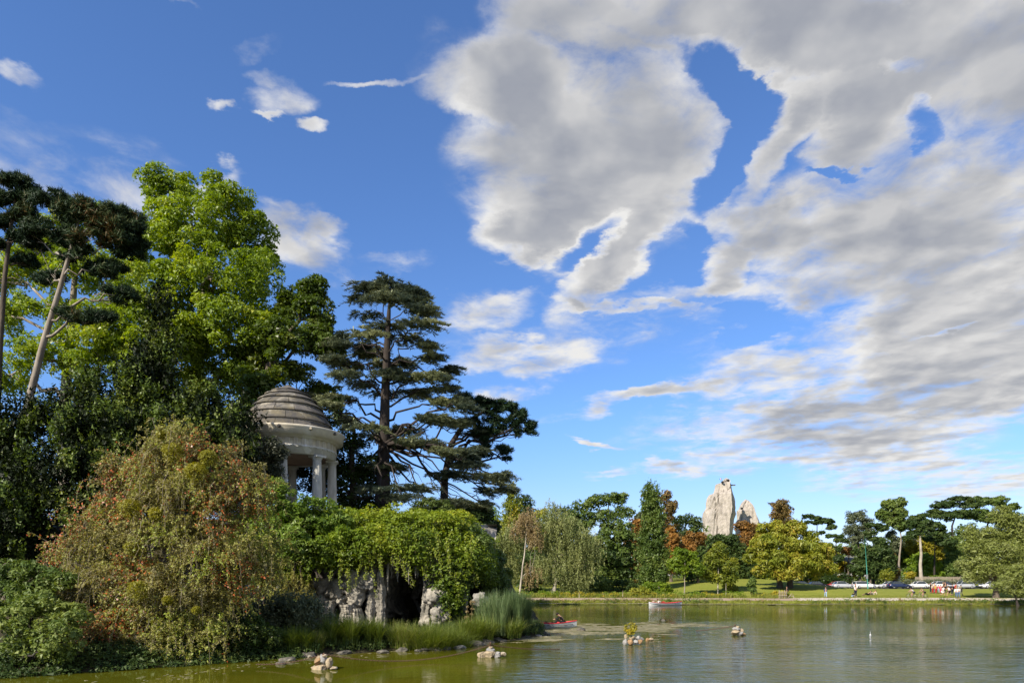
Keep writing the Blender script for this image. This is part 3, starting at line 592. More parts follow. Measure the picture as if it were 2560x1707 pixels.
# leaf colours (0 = darkest leaves, 1 = palest)
G = lambda r, g_, b: (r, g_, b)
LM = {
 'plane': leafmat('plane_leaf', [(0, (.065, .11, .012)), (.4, (.15, .225, .022)), (.75, (.25, .33, .032)), (1, (.40, .42, .08))], .42, .4),
 'plane_dark': leafmat('dark_plane_leaf', [(0, (.035, .065, .010)), (.6, (.085, .13, .016)), (1, (.20, .22, .03))], .35, .4),
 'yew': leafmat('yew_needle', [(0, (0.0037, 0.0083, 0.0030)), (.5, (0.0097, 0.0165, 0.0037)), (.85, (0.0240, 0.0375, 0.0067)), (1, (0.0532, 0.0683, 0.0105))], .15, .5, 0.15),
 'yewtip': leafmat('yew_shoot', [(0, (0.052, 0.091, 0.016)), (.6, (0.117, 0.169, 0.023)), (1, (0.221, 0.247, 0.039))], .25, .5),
 'pine': leafmat('pine_needle', [(0, (.008, .018, .009)), (.5, (.022, .042, .018)), (.72, (.05, .075, .026)), (.86, (.13, .07, .025)), (1, (.18, .09, .03))], .1, .5, .15),
 'pine_right': leafmat('black_pine_needle', [(0, (0.007, 0.016, 0.008)), (.6, (0.016, 0.034, 0.013)), (1, (0.046, 0.078, 0.021))], .1, .5, 0.15),
 'cedar': leafmat('cedar_needle', [(0, (.05, .078, .062)), (.4, (.125, .155, .11)), (.7, (.25, .275, .15)), (1, (.45, .46, .25))], .15, .5),
 'hawthorn': leafmat('hawthorn_leaf', [(0, (.09, .09, .03)), (.3, (.20, .18, .05)), (.6, (.29, .27, .07)), (.85, (.29, .33, .07)), (1, (.30, .37, .05))], .35, .55),
 'berry': leafmat('red_berry', [(0, (.18, .04, .012)), (1, (.38, .09, .02))], 0, .4),
 'mistletoe': leafmat('yellow_mistletoe', [(0, (.12, .13, .008)), (1, (.30, .27, .012))], .35, .5),
 'creeper': leafmat('creeper_leaf', [(0, (.04, .075, .010)), (.4, (.13, .19, .016)), (.8, (.22, .28, .022)), (1, (.36, .37, .04))], .4, .45),
 'bright': leafmat('box_elder_leaf', [(0, (0.046, 0.092, 0.015)), (.5, (0.123, 0.200, 0.028)), (.85, (0.246, 0.323, 0.062)), (1, (0.400, 0.462, 0.139))], .4, .4),
 'ivy': leafmat('ivy_leaf', [(0, (0.011, 0.024, 0.006)), (.6, (0.029, 0.053, 0.010)), (1, (0.067, 0.086, 0.019))], .15, .35, 0.15),
 'olive': leafmat('olive_leaf', [(0, (0.030, 0.038, 0.021)), (.6, (0.068, 0.075, 0.039)), (1, (0.135, 0.143, 0.075))], .15, .5),
 'fresh': leafmat('fresh_leaf', [(0, (0.068, 0.121, 0.011)), (.5, (0.149, 0.230, 0.016)), (1, (0.284, 0.338, 0.027))], .4, .5),
 'mid': leafmat('mid_green_leaf', [(0, (0.043, 0.076, 0.017)), (.5, (0.093, 0.145, 0.027)), (1, (0.204, 0.246, 0.051))], .3, .5),
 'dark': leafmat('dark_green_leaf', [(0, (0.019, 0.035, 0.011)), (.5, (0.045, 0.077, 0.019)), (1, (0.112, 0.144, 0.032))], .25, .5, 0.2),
 'willow': leafmat('willow_leaf', [(0, (.11, .135, .045)), (.5, (.22, .25, .085)), (1, (.36, .37, .15))], .35, .5),
 'silver': leafmat('silver_willow_leaf', [(0, (0.091, 0.117, 0.026)), (.5, (0.195, 0.227, 0.046)), (.8, (0.247, 0.273, 0.091)), (1, (0.390, 0.429, 0.234))], .3, .5),
 'tan': leafmat('tan_leaf', [(0, (0.169, 0.124, 0.058)), (.5, (0.273, 0.202, 0.091)), (1, (0.390, 0.312, 0.156))], .3, .6),
 'rust': leafmat('rust_chestnut_leaf', [(0, (0.068, 0.047, 0.016)), (.35, (0.176, 0.101, 0.024)), (.7, (0.297, 0.142, 0.027)), (1, (0.405, 0.230, 0.054))], .3, .6),
 'brown': leafmat('browning_chestnut_leaf', [(0, (0.053, 0.053, 0.015)), (.4, (0.135, 0.105, 0.030)), (.7, (0.240, 0.150, 0.045)), (1, (0.330, 0.240, 0.090))], .3, .6),
 'gold': leafmat('yellow_green_leaf', [(0, (0.070, 0.105, 0.011)), (.4, (0.168, 0.203, 0.020)), (.75, (0.280, 0.280, 0.028)), (1, (0.462, 0.336, 0.056))], .35, .5),
 'yellow': leafmat('yellow_leaf', [(0, (0.161, 0.172, 0.014)), (.5, (0.322, 0.287, 0.023)), (1, (0.552, 0.391, 0.034))], .4, .5),
 'grey': leafmat('grey_green_leaf', [(0, (0.045, 0.060, 0.030)), (.5, (0.098, 0.120, 0.060)), (1, (0.180, 0.203, 0.105))], .25, .5),
 'reed': leafmat('reed_blade', [(0, (0.048, 0.083, 0.034)), (.5, (0.097, 0.152, 0.055)), (.85, (0.179, 0.248, 0.097)), (1, (0.304, 0.345, 0.166))], .3, .5),
 'sedge': leafmat('sedge_blade', [(0, (.05, .075, .015)), (.45, (.13, .18, .025)), (.8, (.23, .27, .05)), (1, (.34, .30, .13))], .35, .5),
 'meadow': leafmat('meadow_blade', [(0, (0.091, 0.117, 0.019)), (.5, (0.195, 0.221, 0.033)), (.8, (0.286, 0.273, 0.052)), (1, (0.416, 0.286, 0.104))], .35, .6),
}
# ------------------------------------------------------------------ trees of the island
# the great plane behind the temple
broadleaf('plane_tree', 'tall sunlit yellow-green plane tree behind the yews and left of the temple', 'tree', 480, 60,
  [(420, 480, 75, 60), (560, 500, 85, 60, -1), (480, 570, 130, 80, -2), (620, 590, 70, 70), (390, 600, 80, 90, -1), (540, 690, 150, 90, -3), (400, 740, 110, 90, -3), (650, 700, 60, 100, 1), (560, 820, 150, 80, -3), (430, 870, 120, 80, -2), (620, 920, 90, 70, -1), (690, 830, 70, 80), (510, 960, 150, 60)],
  LM['plane'], [(470, None), (480, 1100), (500, 850), (520, 650), (530, 560)], .75, n=110000, L=.25, cr=.85, cov=1.0, zb=8.5, ntw=9, bark=BARK_PALE, rnd=.6, shell=(.6, 1.02), tshift=.08, kite=True)
broadleaf('plane_tree', 'sunlit plane tree seen behind the two pines at the left', 'tree', 160, 62,
  [(230, 560, 110, 50), (120, 600, 100, 60), (60, 650, 80, 60), (200, 680, 130, 70, -1), (310, 640, 70, 100), (110, 770, 90, 50), (230, 820, 120, 70, -2), (90, 880, 110, 60, -2), (250, 920, 120, 60, -2), (20, 940, 70, 60), (330, 780, 80, 90, -1), (300, 860, 80, 70, -1), (10, 800, 60, 60), (-10, 700, 60, 60)],
  LM['plane'], [(150, None), (160, 1000), (180, 800), (190, 640)], .6, n=64000, L=.26, cr=.9, cov=.85, zb=8.5, ntw=7, bark=BARK_PALE, rnd=.6, shell=(.6, 1.02), tshift=.12)
broadleaf('plane_tree', 'dark green plane tree reaching out right above the temple dome', 'tree', 640, 57,
  [(790, 720, 38, 52), (740, 760, 55, 50), (800, 790, 42, 50), (760, 850, 65, 45), (700, 850, 70, 60, -1), (820, 870, 40, 30), (660, 960, 60, 60, -1), (740, 930, 45, 35), (640, 900, 70, 80, 1), (800, 980, 60, 25, 2), (610, 1040, 50, 50, -2)],
  LM['plane_dark'], [(640, None), (650, 1000), (690, 880), (750, 800)], .5, n=40000, L=.26, cr=.75, cov=1., zb=8.6, ntw=6, rnd=.6, shell=(.6, 1.02))
# pines at the left edge
def pine(label, base, Y, trunk, pads, lm, n, r0, zb, L=.42, cr=.55, bark=BARK_PALE, group=None, cov=1.15, flat=.6, name='pine_tree'):
    return broadleaf(name, label, 'pine', base, Y, pads, lm, trunk, r0, n=n, L=L, cr=cr, cov=cov, bark=bark, style='pine', ntw=5, zb=zb, flat=flat, group=group)
pine('tall pine leaning right, long pale bare trunk and rust-flecked dark crown', 8, 46, [(5, None), (30, 1140), (70, 1010), (110, 850), (150, 720), (178, 620), (195, 560)],
  [(210, 540, 90, 38), (130, 510, 70, 30), (290, 560, 75, 40), (230, 600, 110, 35), (320, 620, 45, 45, 1), (120, 575, 70, 28), (270, 680, 60, 30, 1), (300, 740, 50, 26, 1), (180, 640, 40, 20), (170, 790, 40, 22), (230, 800, 60, 22), (130, 700, 45, 22, 1), (90, 620, 40, 25, 1)], LM['pine'], 44000, .30, 2.2, bark=BARK_PALE)
pine('darker pine cut by the left edge of the view, reddish trunk', -10, 47, [(-18, None), (-8, 1000), (0, 850), (12, 690), (28, 560), (38, 500)],
  [(40, 465, 50, 26), (15, 500, 50, 30), (80, 500, 45, 24), (60, 540, 50, 22), (-30, 560, 60, 30), (40, 600, 35, 18), (60, 660, 40, 18, 1), (-20, 620, 40, 20)], LM['pine'], 20000, .26, 2.0, bark=BARK)
# yews: dense dark mass with paler upright shoots
YL = [((0, 1100, 80, 120, 0), (60, 1240, 90, 120, -2), (20, 1340, 90, 90, -3), (110, 1070, 60, 70, 1), (-60, 1130, 70, 180)),
      ((210, 1050, 80, 60, 1), (240, 1130, 90, 100, -1), (180, 1220, 90, 110, -2), (260, 1290, 80, 100, -2), (215, 1000, 34, 40, 1)),
      ((350, 1010, 70, 90, 1), (330, 1110, 80, 100, 0), (392, 910, 42, 90, 2), (400, 800, 26, 60, 3), (372, 960, 50, 60, 1)),
      ((520, 1050, 80, 60, 2), (470, 1110, 100, 80, 0), (590, 1070, 55, 55, 2), (560, 1140, 90, 80, 0), (480, 1200, 120, 100, 0), (470, 1030, 40, 50, 1))]
YN = ['dense black-green yew at the left edge, behind the bare pine trunk', 'dark yew with pale upright shoots left of the orange hawthorn', 'tall pointed yew against the lower plane foliage', 'broad dark yew directly behind the top of the orange hawthorn']
for k, sp_ in enumerate(YL):
    Yk = [42, 43, 45, 45][k]; lobes = px_lobes(sp_, Yk); x0 = lobes[1][0][0]
    t = thing('yew_tree', YN[k], 'yew', (x0, Yk, gz(x0, Yk)), group='yews on the island slope')
    C, N_ = clumps_from_lobes(lobes, .7, 1.5, under=1.)
    mb = MB(); limbs(mb, [np.array([x0, Yk + .5, gz(x0, Yk) - .3]), np.array([x0, Yk + .5, 6.]), lobes[0][0]], [.4, .3, .15], lobes, C, 3); mb.build('trunk', BARK_DARK, t)
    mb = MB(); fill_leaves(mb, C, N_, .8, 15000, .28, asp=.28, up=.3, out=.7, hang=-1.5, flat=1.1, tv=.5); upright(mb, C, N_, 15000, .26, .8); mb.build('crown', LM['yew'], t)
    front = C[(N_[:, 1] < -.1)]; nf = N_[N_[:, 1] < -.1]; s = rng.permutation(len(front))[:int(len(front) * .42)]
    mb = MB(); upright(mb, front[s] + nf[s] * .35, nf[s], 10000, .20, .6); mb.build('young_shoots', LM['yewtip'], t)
# cedar: level pads of stiff needle sprays on long limbs
CP = [(930, 708, 55, 11), (985, 716, 60, 12), (1010, 722, 66, 12), (1052, 742, 46, 9), (905, 742, 36, 8), (965, 752, 70, 10), (1045, 778, 52, 9), (915, 782, 34, 8), (1062, 812, 42, 8), (985, 800, 54, 9), (930, 828, 34, 8), (1068, 850, 38, 8), (1078, 885, 30, 8), (1010, 842, 40, 8),
      (862, 832, 26, 8), (852, 866, 40, 10), (880, 902, 46, 10), (905, 856, 34, 8), (845, 902, 30, 9), (872, 936, 34, 8), (945, 872, 56, 9), (1010, 892, 54, 9), (960, 912, 56, 8), (1062, 930, 54, 9), (1115, 922, 34, 8), (1000, 942, 56, 9), (1092, 962, 44, 8), (925, 962, 34, 8),
      (800, 980, 52, 11), (862, 992, 46, 12), (825, 1012, 46, 11), (892, 1034, 46, 10), (905, 1072, 42, 10), (885, 1112, 38, 9), (1010, 992, 64, 9), (1092, 1002, 64, 10), (1150, 1012, 44, 9), (1050, 1042, 64, 10), (1000, 1062, 54, 9), (1122, 1052, 56, 10), (1172, 1082, 36, 9), (950, 1092, 56, 10), (1030, 1102, 64, 10), (1100, 1122, 64, 10), (905, 1170, 50, 9), (965, 1150, 50, 9), (1160, 1150, 54, 9), (1232, 1180, 40, 9), (1190, 1196, 54, 10), (1105, 1190, 74, 9), (1040, 1222, 58, 9), (1246, 1212, 22, 12), (1130, 1242, 54, 9), (1000, 1242, 44, 9), (1065, 1272, 44, 8), (1202, 1250, 34, 10), (940, 1215, 40, 9), (1180, 1120, 34, 8), (1215, 1225, 26, 10)]
CP = [(x + rng.normal() * 7, y + rng.normal() * 6, rx * rng.uniform(.75, 1.15), ry * rng.uniform(1.1, 2.0), rng.uniform(-3.2, 2.6) if k > 2 else rng.uniform(-.8, .8)) for k, (x, y, rx, ry) in enumerate(CP)]
broadleaf('cedar_tree', 'tall flat-topped cedar right of the temple with level blue-green tiers', 'cedar', 955, 58, CP, LM['cedar'], [(955, None), (958, 1150), (963, 1000), (968, 860), (972, 780), (975, 738)], .62, n=190000, L=.38, cr=.8, cov=1.8, zb=8.5, bark=BARK_DARK, style='cedar', ntw=3, under=1.)
# black pine leaning right behind the cedar
pine('dark black pine leaning out over the lake to the right of the cedar', 1108, 60, [(1105, None), (1112, 1190), (1128, 1110), (1150, 1075), (1190, 1040), (1240, 1010)],
  [(1160, 1000, 26, 18), (1190, 1010, 32, 20), (1225, 1020, 32, 22), (1265, 1020, 30, 20), (1300, 1045, 28, 20), (1325, 1075, 18, 24), (1290, 1085, 14, 16), (1200, 1080, 22, 22), (1245, 1075, 22, 18), (1210, 1130, 20, 22), (1260, 1125, 18, 26), (1175, 1060, 22, 18), (1280, 1060, 24, 16), (1235, 1050, 26, 16), (1090, 1120, 26, 18, 1), (1265, 1145, 10, 12), (1180, 1140, 22, 20), (1215, 1100, 14, 20)], LM['pine_right'], 30000, .34, 8.3, L=.40, cr=.42, bark=BARK_DARK)
broadleaf('ivy_clad_tree', 'black-green ivy-clad tree filling the gap right of the temple columns', 'tree', 880, 57.5,
  [(830, 1040, 34, 45), (870, 1130, 55, 60), (930, 1190, 60, 60, 1), (850, 1210, 60, 60), (950, 1250, 80, 40, 1), (790, 1160, 70, 90, 1.5), (700, 1130, 80, 110, 2.5), (640, 1180, 70, 80, 2), (880, 1270, 60, 30, -1)], LM['ivy'], None, .4, n=26000, L=.26, cr=.7, cov=1.5, zb=8.5, bark=BARK_DARK, under=1.)
shrub('round_bush', 'rounded dark green bush below the cedar at the back of the creeper', 'bush', 54, [(1080, 1285, 60, 42), (1040, 1300, 40, 28), (1120, 1300, 34, 26)], LM['dark'], n=9000, L=.2, cr=.4, cov=1.6, zb=7.8, tshift=.2)
shrub('olive_bush', 'grey-olive small-leaved bush hiding the left columns of the temple', 'bush', 47.5, [(655, 1140, 62, 50), (620, 1180, 50, 50), (690, 1125, 34, 34), (670, 1190, 46, 36), (600, 1130, 30, 30)], LM['olive'], n=13000, L=.16, cr=.45, cov=1.6, zb=5.5)
shrub('box_elder', 'light green leafy shrub in front of the temple steps', 'shrub', 44, [(720, 1260, 60, 45), (780, 1290, 70, 45, .5), (680, 1320, 60, 60), (830, 1310, 50, 30, 1), (750, 1350, 70, 55), (690, 1230, 26, 30), (850, 1300, 26, 18, .6), (670, 1390, 50, 50)], LM['bright'], n=24000, L=.22, cr=.5, cov=1.3, zb=2.5, stems=14, hang=.3, asp=.42, tshift=.08)
shrub('box_elder', 'second light green shrub merging into the creeper below the temple', 'shrub', 44.5, [(800, 1350, 60, 40), (870, 1340, 50, 35), (740, 1420, 50, 45), (800, 1400, 50, 35)], LM['fresh'], n=12000, L=.18, cr=.45, cov=1.2, zb=4, stems=10)
shrub('vine_mass', 'dark shrub closing the right end of the grotto above the reeds', 'shrub', 51.5, [(1238, 1420, 26, 36), (1250, 1465, 26, 36, -1), (1225, 1470, 24, 30, -1.5), (1268, 1500, 22, 26, -1.5), (1245, 1390, 20, 24, 2), (1262, 1440, 20, 30, 2)], LM['mid'], n=11000, L=.17, cr=.4, cov=1.6, zb=1.0)
# far side fill behind everything on the island, so no bare ground shows
for k, (x, y, rx, ry, Yk, lab, lmn) in enumerate(((-40, 1230, 140, 160, 52, 'dark tree mass behind the yews beyond the left edge', 'ivy'), (330, 1170, 130, 130, 54, 'dark tree between the yews and the plane trunk', 'ivy'), (560, 1170, 110, 120, 56, 'dark tree just left of the temple behind the yew', 'plane_dark'), (1120, 1290, 70, 40, 66, 'low dark holly behind the cedar foot', 'dark'), (1190, 1300, 50, 40, 60, 'low dark holly at the right end of the island', 'dark'))):
    broadleaf('holly_tree', lab, 'tree', x, Yk, [(x, y, rx, ry), (x + rx * .4, y + ry * .5, rx * .8, ry * .6)], LM[lmn], None, .3, n=9000, L=.34, cr=1.0 if k < 3 else .6, cov=1.4, zb=gz(GX(x, Yk), Yk), under=1.)
# weeping hawthorn: thousands of arching twigs with small dull leaves and red berries
HY = 33.5; ht = thing('weeping_hawthorn', 'big orange-brown weeping shrub with red berries hanging over the water', 'shrub', (GX(420, HY), HY, gz(GX(420, HY), HY)))
dome = [(440, 1095, 40, 34, 0), (520, 1140, 70, 36, 0), (400, 1120, 40, 34, 0), (600, 1190, 60, 30, 0), (300, 1210, 40, 28, 0), (170, 1370, 30, 24, 0), (380, 1170, 90, 50, 0), (450, 1230, 130, 60, -.5), (580, 1260, 100, 60, 0), (330, 1290, 90, 60, -.3), (250, 1350, 80, 50, 0), (620, 1360, 70, 60, .3), (420, 1340, 140, 60, -1.2), (540, 1400, 110, 70, -1), (300, 1440, 110, 60, -1), (210, 1400, 50, 40, 0), (430, 1480, 120, 60, -1.5), (250, 1520, 80, 50, -1), (560, 1500, 80, 50, -.6), (350, 1560, 110, 40, -1.7), (470, 1570, 90, 40, -1.6), (640, 1430, 50, 50, .2), (450, 1610, 90, 36, -1.9), (270, 1590, 90, 36, -1.6), (360, 1620, 70, 30, -2.1), (560, 1570, 60, 36, -1.2), (200, 1470, 60, 40, -.4)]
lob = px_lobes([(a, b_, c * .86, d_ * .8, e_) for (a, b_, c, d_, e_) in dome], HY, .9); C, N_ = clumps_from_lobes(lob, .45, 1.4, under=.3, shell=(.6, 1.12))
mb = MB(); b0 = np.array([GX(430, HY), HY + .6, .3])
for (c, r) in lob: mb.tube(curve(b0 + rng.normal(size=3) * [.4, .3, 0], c, 9, sag=.8, wob=.12), np.linspace(.11, .03, 9), 6)
mb.build('trunk', BARK_PALE, ht)
tw = MB(); lf = MB(); be = MB()
K = 5200; idx = rng.integers(0, len(C), K); st = C[idx] + rng.normal(size=(K, 3)) * .3; dr = unit(N_[idx] * np.array([1, 1, .3]) + np.array([0, -.25, .25]) + rng.normal(size=(K, 3)) * .35); ln = rng.uniform(.4, 1.15, K); lg = rng.random(K) < .22; ln[lg] *= 2.0; dr[lg] = unit(dr[lg] + np.array([0, 0, .35]))
seg = 6; s = np.linspace(0, 1, seg); path = st[:, None] + dr[:, None] * (ln[:, None] * np.sqrt(s)[None] * .8)[..., None]; path[..., 2] -= (ln * rng.uniform(.15, 1.15, K))[:, None] * (s ** 2)[None]; path += rng.normal(size=path.shape) * .045
path[..., 2] = np.maximum(path[..., 2], .12)
sdv = unit(np.cross(dr, [0, 0, 1.]))
for sd_ in (unit(sdv + .5 * unit(np.cross(sdv, dr))),):
    wv = .011 * (1 - .6 * s)[None, :, None] * sd_[:, None]
    v = np.stack([path - wv, path + wv], 2).reshape(K, -1, 3); o_ = np.arange(K)[:, None, None] * 2 * seg; kk = np.arange(seg - 1)[None, :, None] * 2; tw.add(v.reshape(-1, 3), (o_ + kk + np.array([0, 1, 3, 2])[None, None]).reshape(-1, 4), .5)
tw.build('twigs', mat('dry_twig', (.26, .22, .16), (.16, .13, .09), scale=3), ht)
per = 27; u = rng.uniform(0, 1, (K, per)); pl = np.stack([np.stack([np.interp(u[i], s, path[i, :, c]) for c in range(3)], 1) for i in range(K)]).reshape(-1, 3); tk = np.repeat(fbm(st * .8, 3, 41), per)
pl += rng.normal(size=pl.shape) * .05; l = rng.uniform(.07, .15, len(pl))
lf.leaf(pl, runit(len(pl)) + [0, -.3, .5], rng.normal(size=pl.shape) + [0, 0, -.4], l, l * .6, np.clip((tk - .5) * 1.6 + .5 + (rng.random(len(pl)) - .5) * .45, 0, 1)); lf.build('foliage', LM['hawthorn'], ht)
red = np.repeat(fbm(st * .5 + 9, 3, 77), per); sel = np.where((red > .58) & (rng.random(len(pl)) < .5))[0]; sel = rng.permutation(sel)[:12000]
l = rng.uniform(.07, .13, len(sel)); be.leaf(pl[sel] + rng.normal(size=(len(sel), 3)) * .06, runit(len(sel)) + [0, -.8, .5], runit(len(sel)), l, l * .8, rng.random(len(sel))); be.build('berries', LM['berry'], ht)
for k, (x, y, r, dy) in enumerate(((403, 1087, 15, -.2), (432, 1130, 26, -.9), (520, 1145, 28, -.9), (490, 1180, 22, -1.1), (390, 1285, 24, -1.6), (325, 1272, 22, -1.2), (345, 1475, 20, -2.6), (418, 1500, 16, -2.6), (490, 1525, 14, -2.4), (330, 1370, 20, -1.9))):
    c = P(x, y, HY + dy - .6); mt_ = thing('mistletoe', (MLAB := 
      ['small round yellow mistletoe ball at the very top of the hawthorn', 'upper left yellow-green mistletoe ball in the hawthorn crown', 'upper right mistletoe ball in the hawthorn crown', 'mistletoe ball just below the upper right one', 'golden mistletoe ball in the middle left of the hawthorn', 'mistletoe tuft on the left shoulder of the hawthorn', 'round mistletoe ball low on the left of the hawthorn', 'mistletoe ball low in the middle among red berries', 'lowest and smallest mistletoe tuft in the hawthorn', 'mistletoe tuft halfway down the left of the hawthorn'][k]), 'mistletoe', c, group='mistletoe balls in the hawthorn')
    mb = MB(); rr = r / F * HY; fill_leaves(mb, np.array([c]), np.array([[0, -1., 0]]), rr, 1300, .08, asp=.5, flat=.9); kind(mb.build('leaves', LM['mistletoe'], mt_), 'stuff'); mb = MB()
    for a in range(9): mb.tube([c - [0, 0, rr * .6], c + runit(1)[0] * rr * .8], [.012, .005], 4)
    kind(mb.build('stems', LM['mistletoe'], mt_), 'stuff')
# shrubs on the shore
shrub('shore_shrub', 'fresh green leafy shrub at the left edge of the shore', 'shrub', 28.5, [(60, 1560, 80, 60), (140, 1600, 60, 60, -.5), (20, 1640, 70, 50), (180, 1540, 50, 40, .5), (110, 1510, 60, 40, .6)], LM['mid'], n=16000, L=.13, cr=.30, cov=1.2, zb=.3, tshift=.25)
shrub('shore_shrub', 'dull green sumac-leaved shrub above the left shore shrub', 'shrub', 31, [(60, 1440, 80, 40), (20, 1490, 70, 50), (150, 1450, 40, 30), (90, 1500, 60, 40)], LM['mid'], n=11000, L=.17, cr=.36, cov=1.3, zb=.5, asp=.4, hang=.4)
shrub('shore_shrub', 'dark low ivy-like shrub under the hawthorn at the waterline', 'shrub', 32.6, [(300, 1640, 120, 26), (480, 1630, 120, 30, .2), (620, 1600, 90, 50, .6), (560, 1560, 70, 50, 1.2), (160, 1650, 80, 26, -.6)], LM['ivy'], n=17000, L=.13, cr=.3, cov=1.3, zb=.2, tshift=.12)
shrub('shore_shrub', 'feathery pale green tamarisk beside the cave rocks', 'shrub', 37, [(730, 1540, 60, 46), (780, 1560, 50, 40), (690, 1580, 50, 50), (660, 1540, 50, 40)], LM['grey'], n=14000, L=.16, cr=.4, cov=1.4, zb=.3, style='up')
shrub('shore_shrub', 'green broadleaf shrub just right of the hawthorn foot', 'shrub', 35, [(650, 1600, 50, 40), (700, 1620, 44, 26), (640, 1560, 30, 30)], LM['mid'], n=7000, L=.15, cr=.3, cov=1.4, zb=.3)
shrub('hanging_shrub', 'dry tan-green shrub hanging down the rock left of the cave', 'shrub', 43.8, [(690, 1430, 50, 50), (740, 1470, 44, 60), (760, 1530, 36, 40), (700, 1500, 40, 50)], LM['hawthorn'], n=12000, L=.13, cr=.4, cov=1.3, zb=1, style='weep', stems=8)
# low cover trailing to the water all along the shaded shore
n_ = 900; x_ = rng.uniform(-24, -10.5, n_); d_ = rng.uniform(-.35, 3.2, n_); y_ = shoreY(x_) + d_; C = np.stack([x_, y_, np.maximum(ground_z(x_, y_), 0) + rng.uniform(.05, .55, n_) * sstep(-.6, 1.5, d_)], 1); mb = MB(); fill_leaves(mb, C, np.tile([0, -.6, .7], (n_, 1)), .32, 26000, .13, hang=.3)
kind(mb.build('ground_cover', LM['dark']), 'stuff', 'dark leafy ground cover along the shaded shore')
n_ = 700; x_ = rng.uniform(-11.5, 2.0, n_); d_ = rng.uniform(.2, 4.5, n_); y_ = shoreY(x_) + d_; C = np.stack([x_, y_, ground_z(x_, y_) + rng.uniform(.05, .35, n_)], 1); mb = MB(); fill_leaves(mb, C, np.tile([0, -.6, .7], (n_, 1)), .3, 15000, .12); blades(mb, C, 9000, .5, .4, .03, 3, .8)
kind(mb.build('ground_cover', LM['dark']), 'stuff', 'mixed grass and weeds on the shore below the grotto')
# ------------------------------------------------------------------ the grotto: rock face with cave mouths
M_grot = mat('grotto_rock', (.33, .31, .275), (.10, .095, .08), rough=.92, scale=1.6, bump=.06, c3=(.36, .33, .28), detail=9, lo=.35, hi=.62, bscale=4)
M_grot2 = mat('stalactite_rock', (.35, .325, .28), (.13, .12, .10), rough=.9, scale=2.5, bump=.04, stretch=(1, 1, .25), bscale=5)
grot = thing('grotto', 'grey artificial rock grotto with dark cave mouths under the creeper', 'grotto', (-8, 48, 0))
PXg = np.linspace(600, 1236, 230); PZ = np.linspace(-.6, 8.3, 130)
Yg = np.interp(PXg, [600, 780, 1000, 1150, 1262], [46.5, 46.5, 47.5, 48.5, 51])
gxx, gzz = np.meshgrid(PXg, PZ); Y0 = np.broadcast_to(Yg, gxx.shape); Xw = (gxx - 1280) / F * Y0; pyy = HZ - (gzz - CAMZ) / Y0 * F
pp = np.stack([Xw.ravel(), 0 * Xw.ravel(), gzz.ravel()], 1)
def shp(cx, cy, rx, ry, p=2.): return np.clip(1.35 - ((np.abs(gxx - cx + (fbm(pp * 1.2, 3, 4).reshape(gxx.shape) - .5) * 34) / rx) ** p + (np.abs(pyy - cy) / ry) ** p), 0, 1)
cave = np.maximum.reduce([shp(1012, 1500, 44, 92, 2.4), shp(847, 1525, 16, 46), shp(910, 1535, 13, 48), shp(942, 1490, 9, 56), shp(1180, 1510, 34, 50), shp(965, 1570, 14, 40) * .6, shp(745, 1530, 22, 60), shp(880, 1560, 8, 28)])
cave = sstep(.1, .75, cave)
b1 = fbm(pp * .55, 4, 1).reshape(gxx.shape) - .5; b2 = np.abs(fbm(pp * np.array([1.5, 1, .8]), 4, 2).reshape(gxx.shape) - .5); b3 = fbm(pp * np.array([4, 1, 1.0]), 3, 6).reshape(gxx.shape) - .5
over = .9 * sstep(4.2, 6.2, gzz); endx = sstep(1150, 1236, gxx); Y0 = Y0 + endx * 2.2
Yd = Y0 - b1 * 2.6 - (b2 * -3.0) - b3 * .5 - over + cave * 7.0
top = sstep(7.6, 8.3, gzz) * 3.0 + 5.5 * sstep(1130, 1236, gxx) * sstep(5.5, 8.3, gzz); Yd = Yd + top
mb = MB(); V = np.stack([Xw.ravel(), Yd.ravel(), gzz.ravel()], 1); nx_ = len(PXg); i = np.arange(len(PZ) - 1)[:, None] * nx_ + np.arange(nx_ - 1)[None]
mb.add(V, np.stack([i, i + 1, i + nx_ + 1, i + nx_], -1).reshape(-1, 4), .5, 0, True)
tr = V[-nx_:]; bk = tr.copy(); bk[:, 1] = 58; bk[:, 2] = 8.4; mb.add(np.vstack([tr, bk]), [(k, k + 1, nx_ + k + 1, nx_ + k) for k in range(nx_ - 1)])
rt = V[nx_ - 1::nx_]; rb = rt.copy(); rb[:, 1] = 62; rb[:, 0] -= 2.5; mb.add(np.vstack([rt, rb]), [(k, len(rt) + k, len(rt) + k + 1, k + 1) for k in range(len(rt) - 1)])
mb.build('rock_face', M_grot, grot)
def pillar(x0, y0, x1, y1, r0, r1, dY, seed):
    a, b_ = P(x0, y0, dY), P(x1, y1, dY); mb = MB(); K = 60; S_ = 40; q = curve(a, b_, K, wob=.012); th = np.arange(S_) / S_ * 2 * math.pi
    rr = np.linspace(r0, r1, K)[:, None] * (1 + (fbm(np.stack([np.repeat(q[:, 2] * 1.3, S_), np.tile(np.cos(th) * 2, K), np.tile(np.sin(th) * 2, K)], 1), 5, seed, .62).reshape(K, S_) - .5) * 1.7 - .35 * np.abs(fbm(np.stack([np.repeat(q[:, 2] * .5, S_), np.tile(np.cos(th) * 3.5, K), np.tile(np.sin(th) * 3.5, K)], 1), 3, seed + 4).reshape(K, S_) - .5) * 4)
    v = np.stack([q[:, 0:1] + rr * np.cos(th), q[:, 1:2] + rr * np.sin(th), np.repeat(q[:, 2:3], S_, 1)], -1).reshape(-1, 3); i = np.arange(K - 1)[:, None] * S_; j = np.arange(S_)[None]; j2 = (j + 1) % S_
    mb.add(v, np.stack([i + j, i + j2, i + S_ + j2, i + S_ + j], -1).reshape(-1, 4), .5, 0, True); return mb
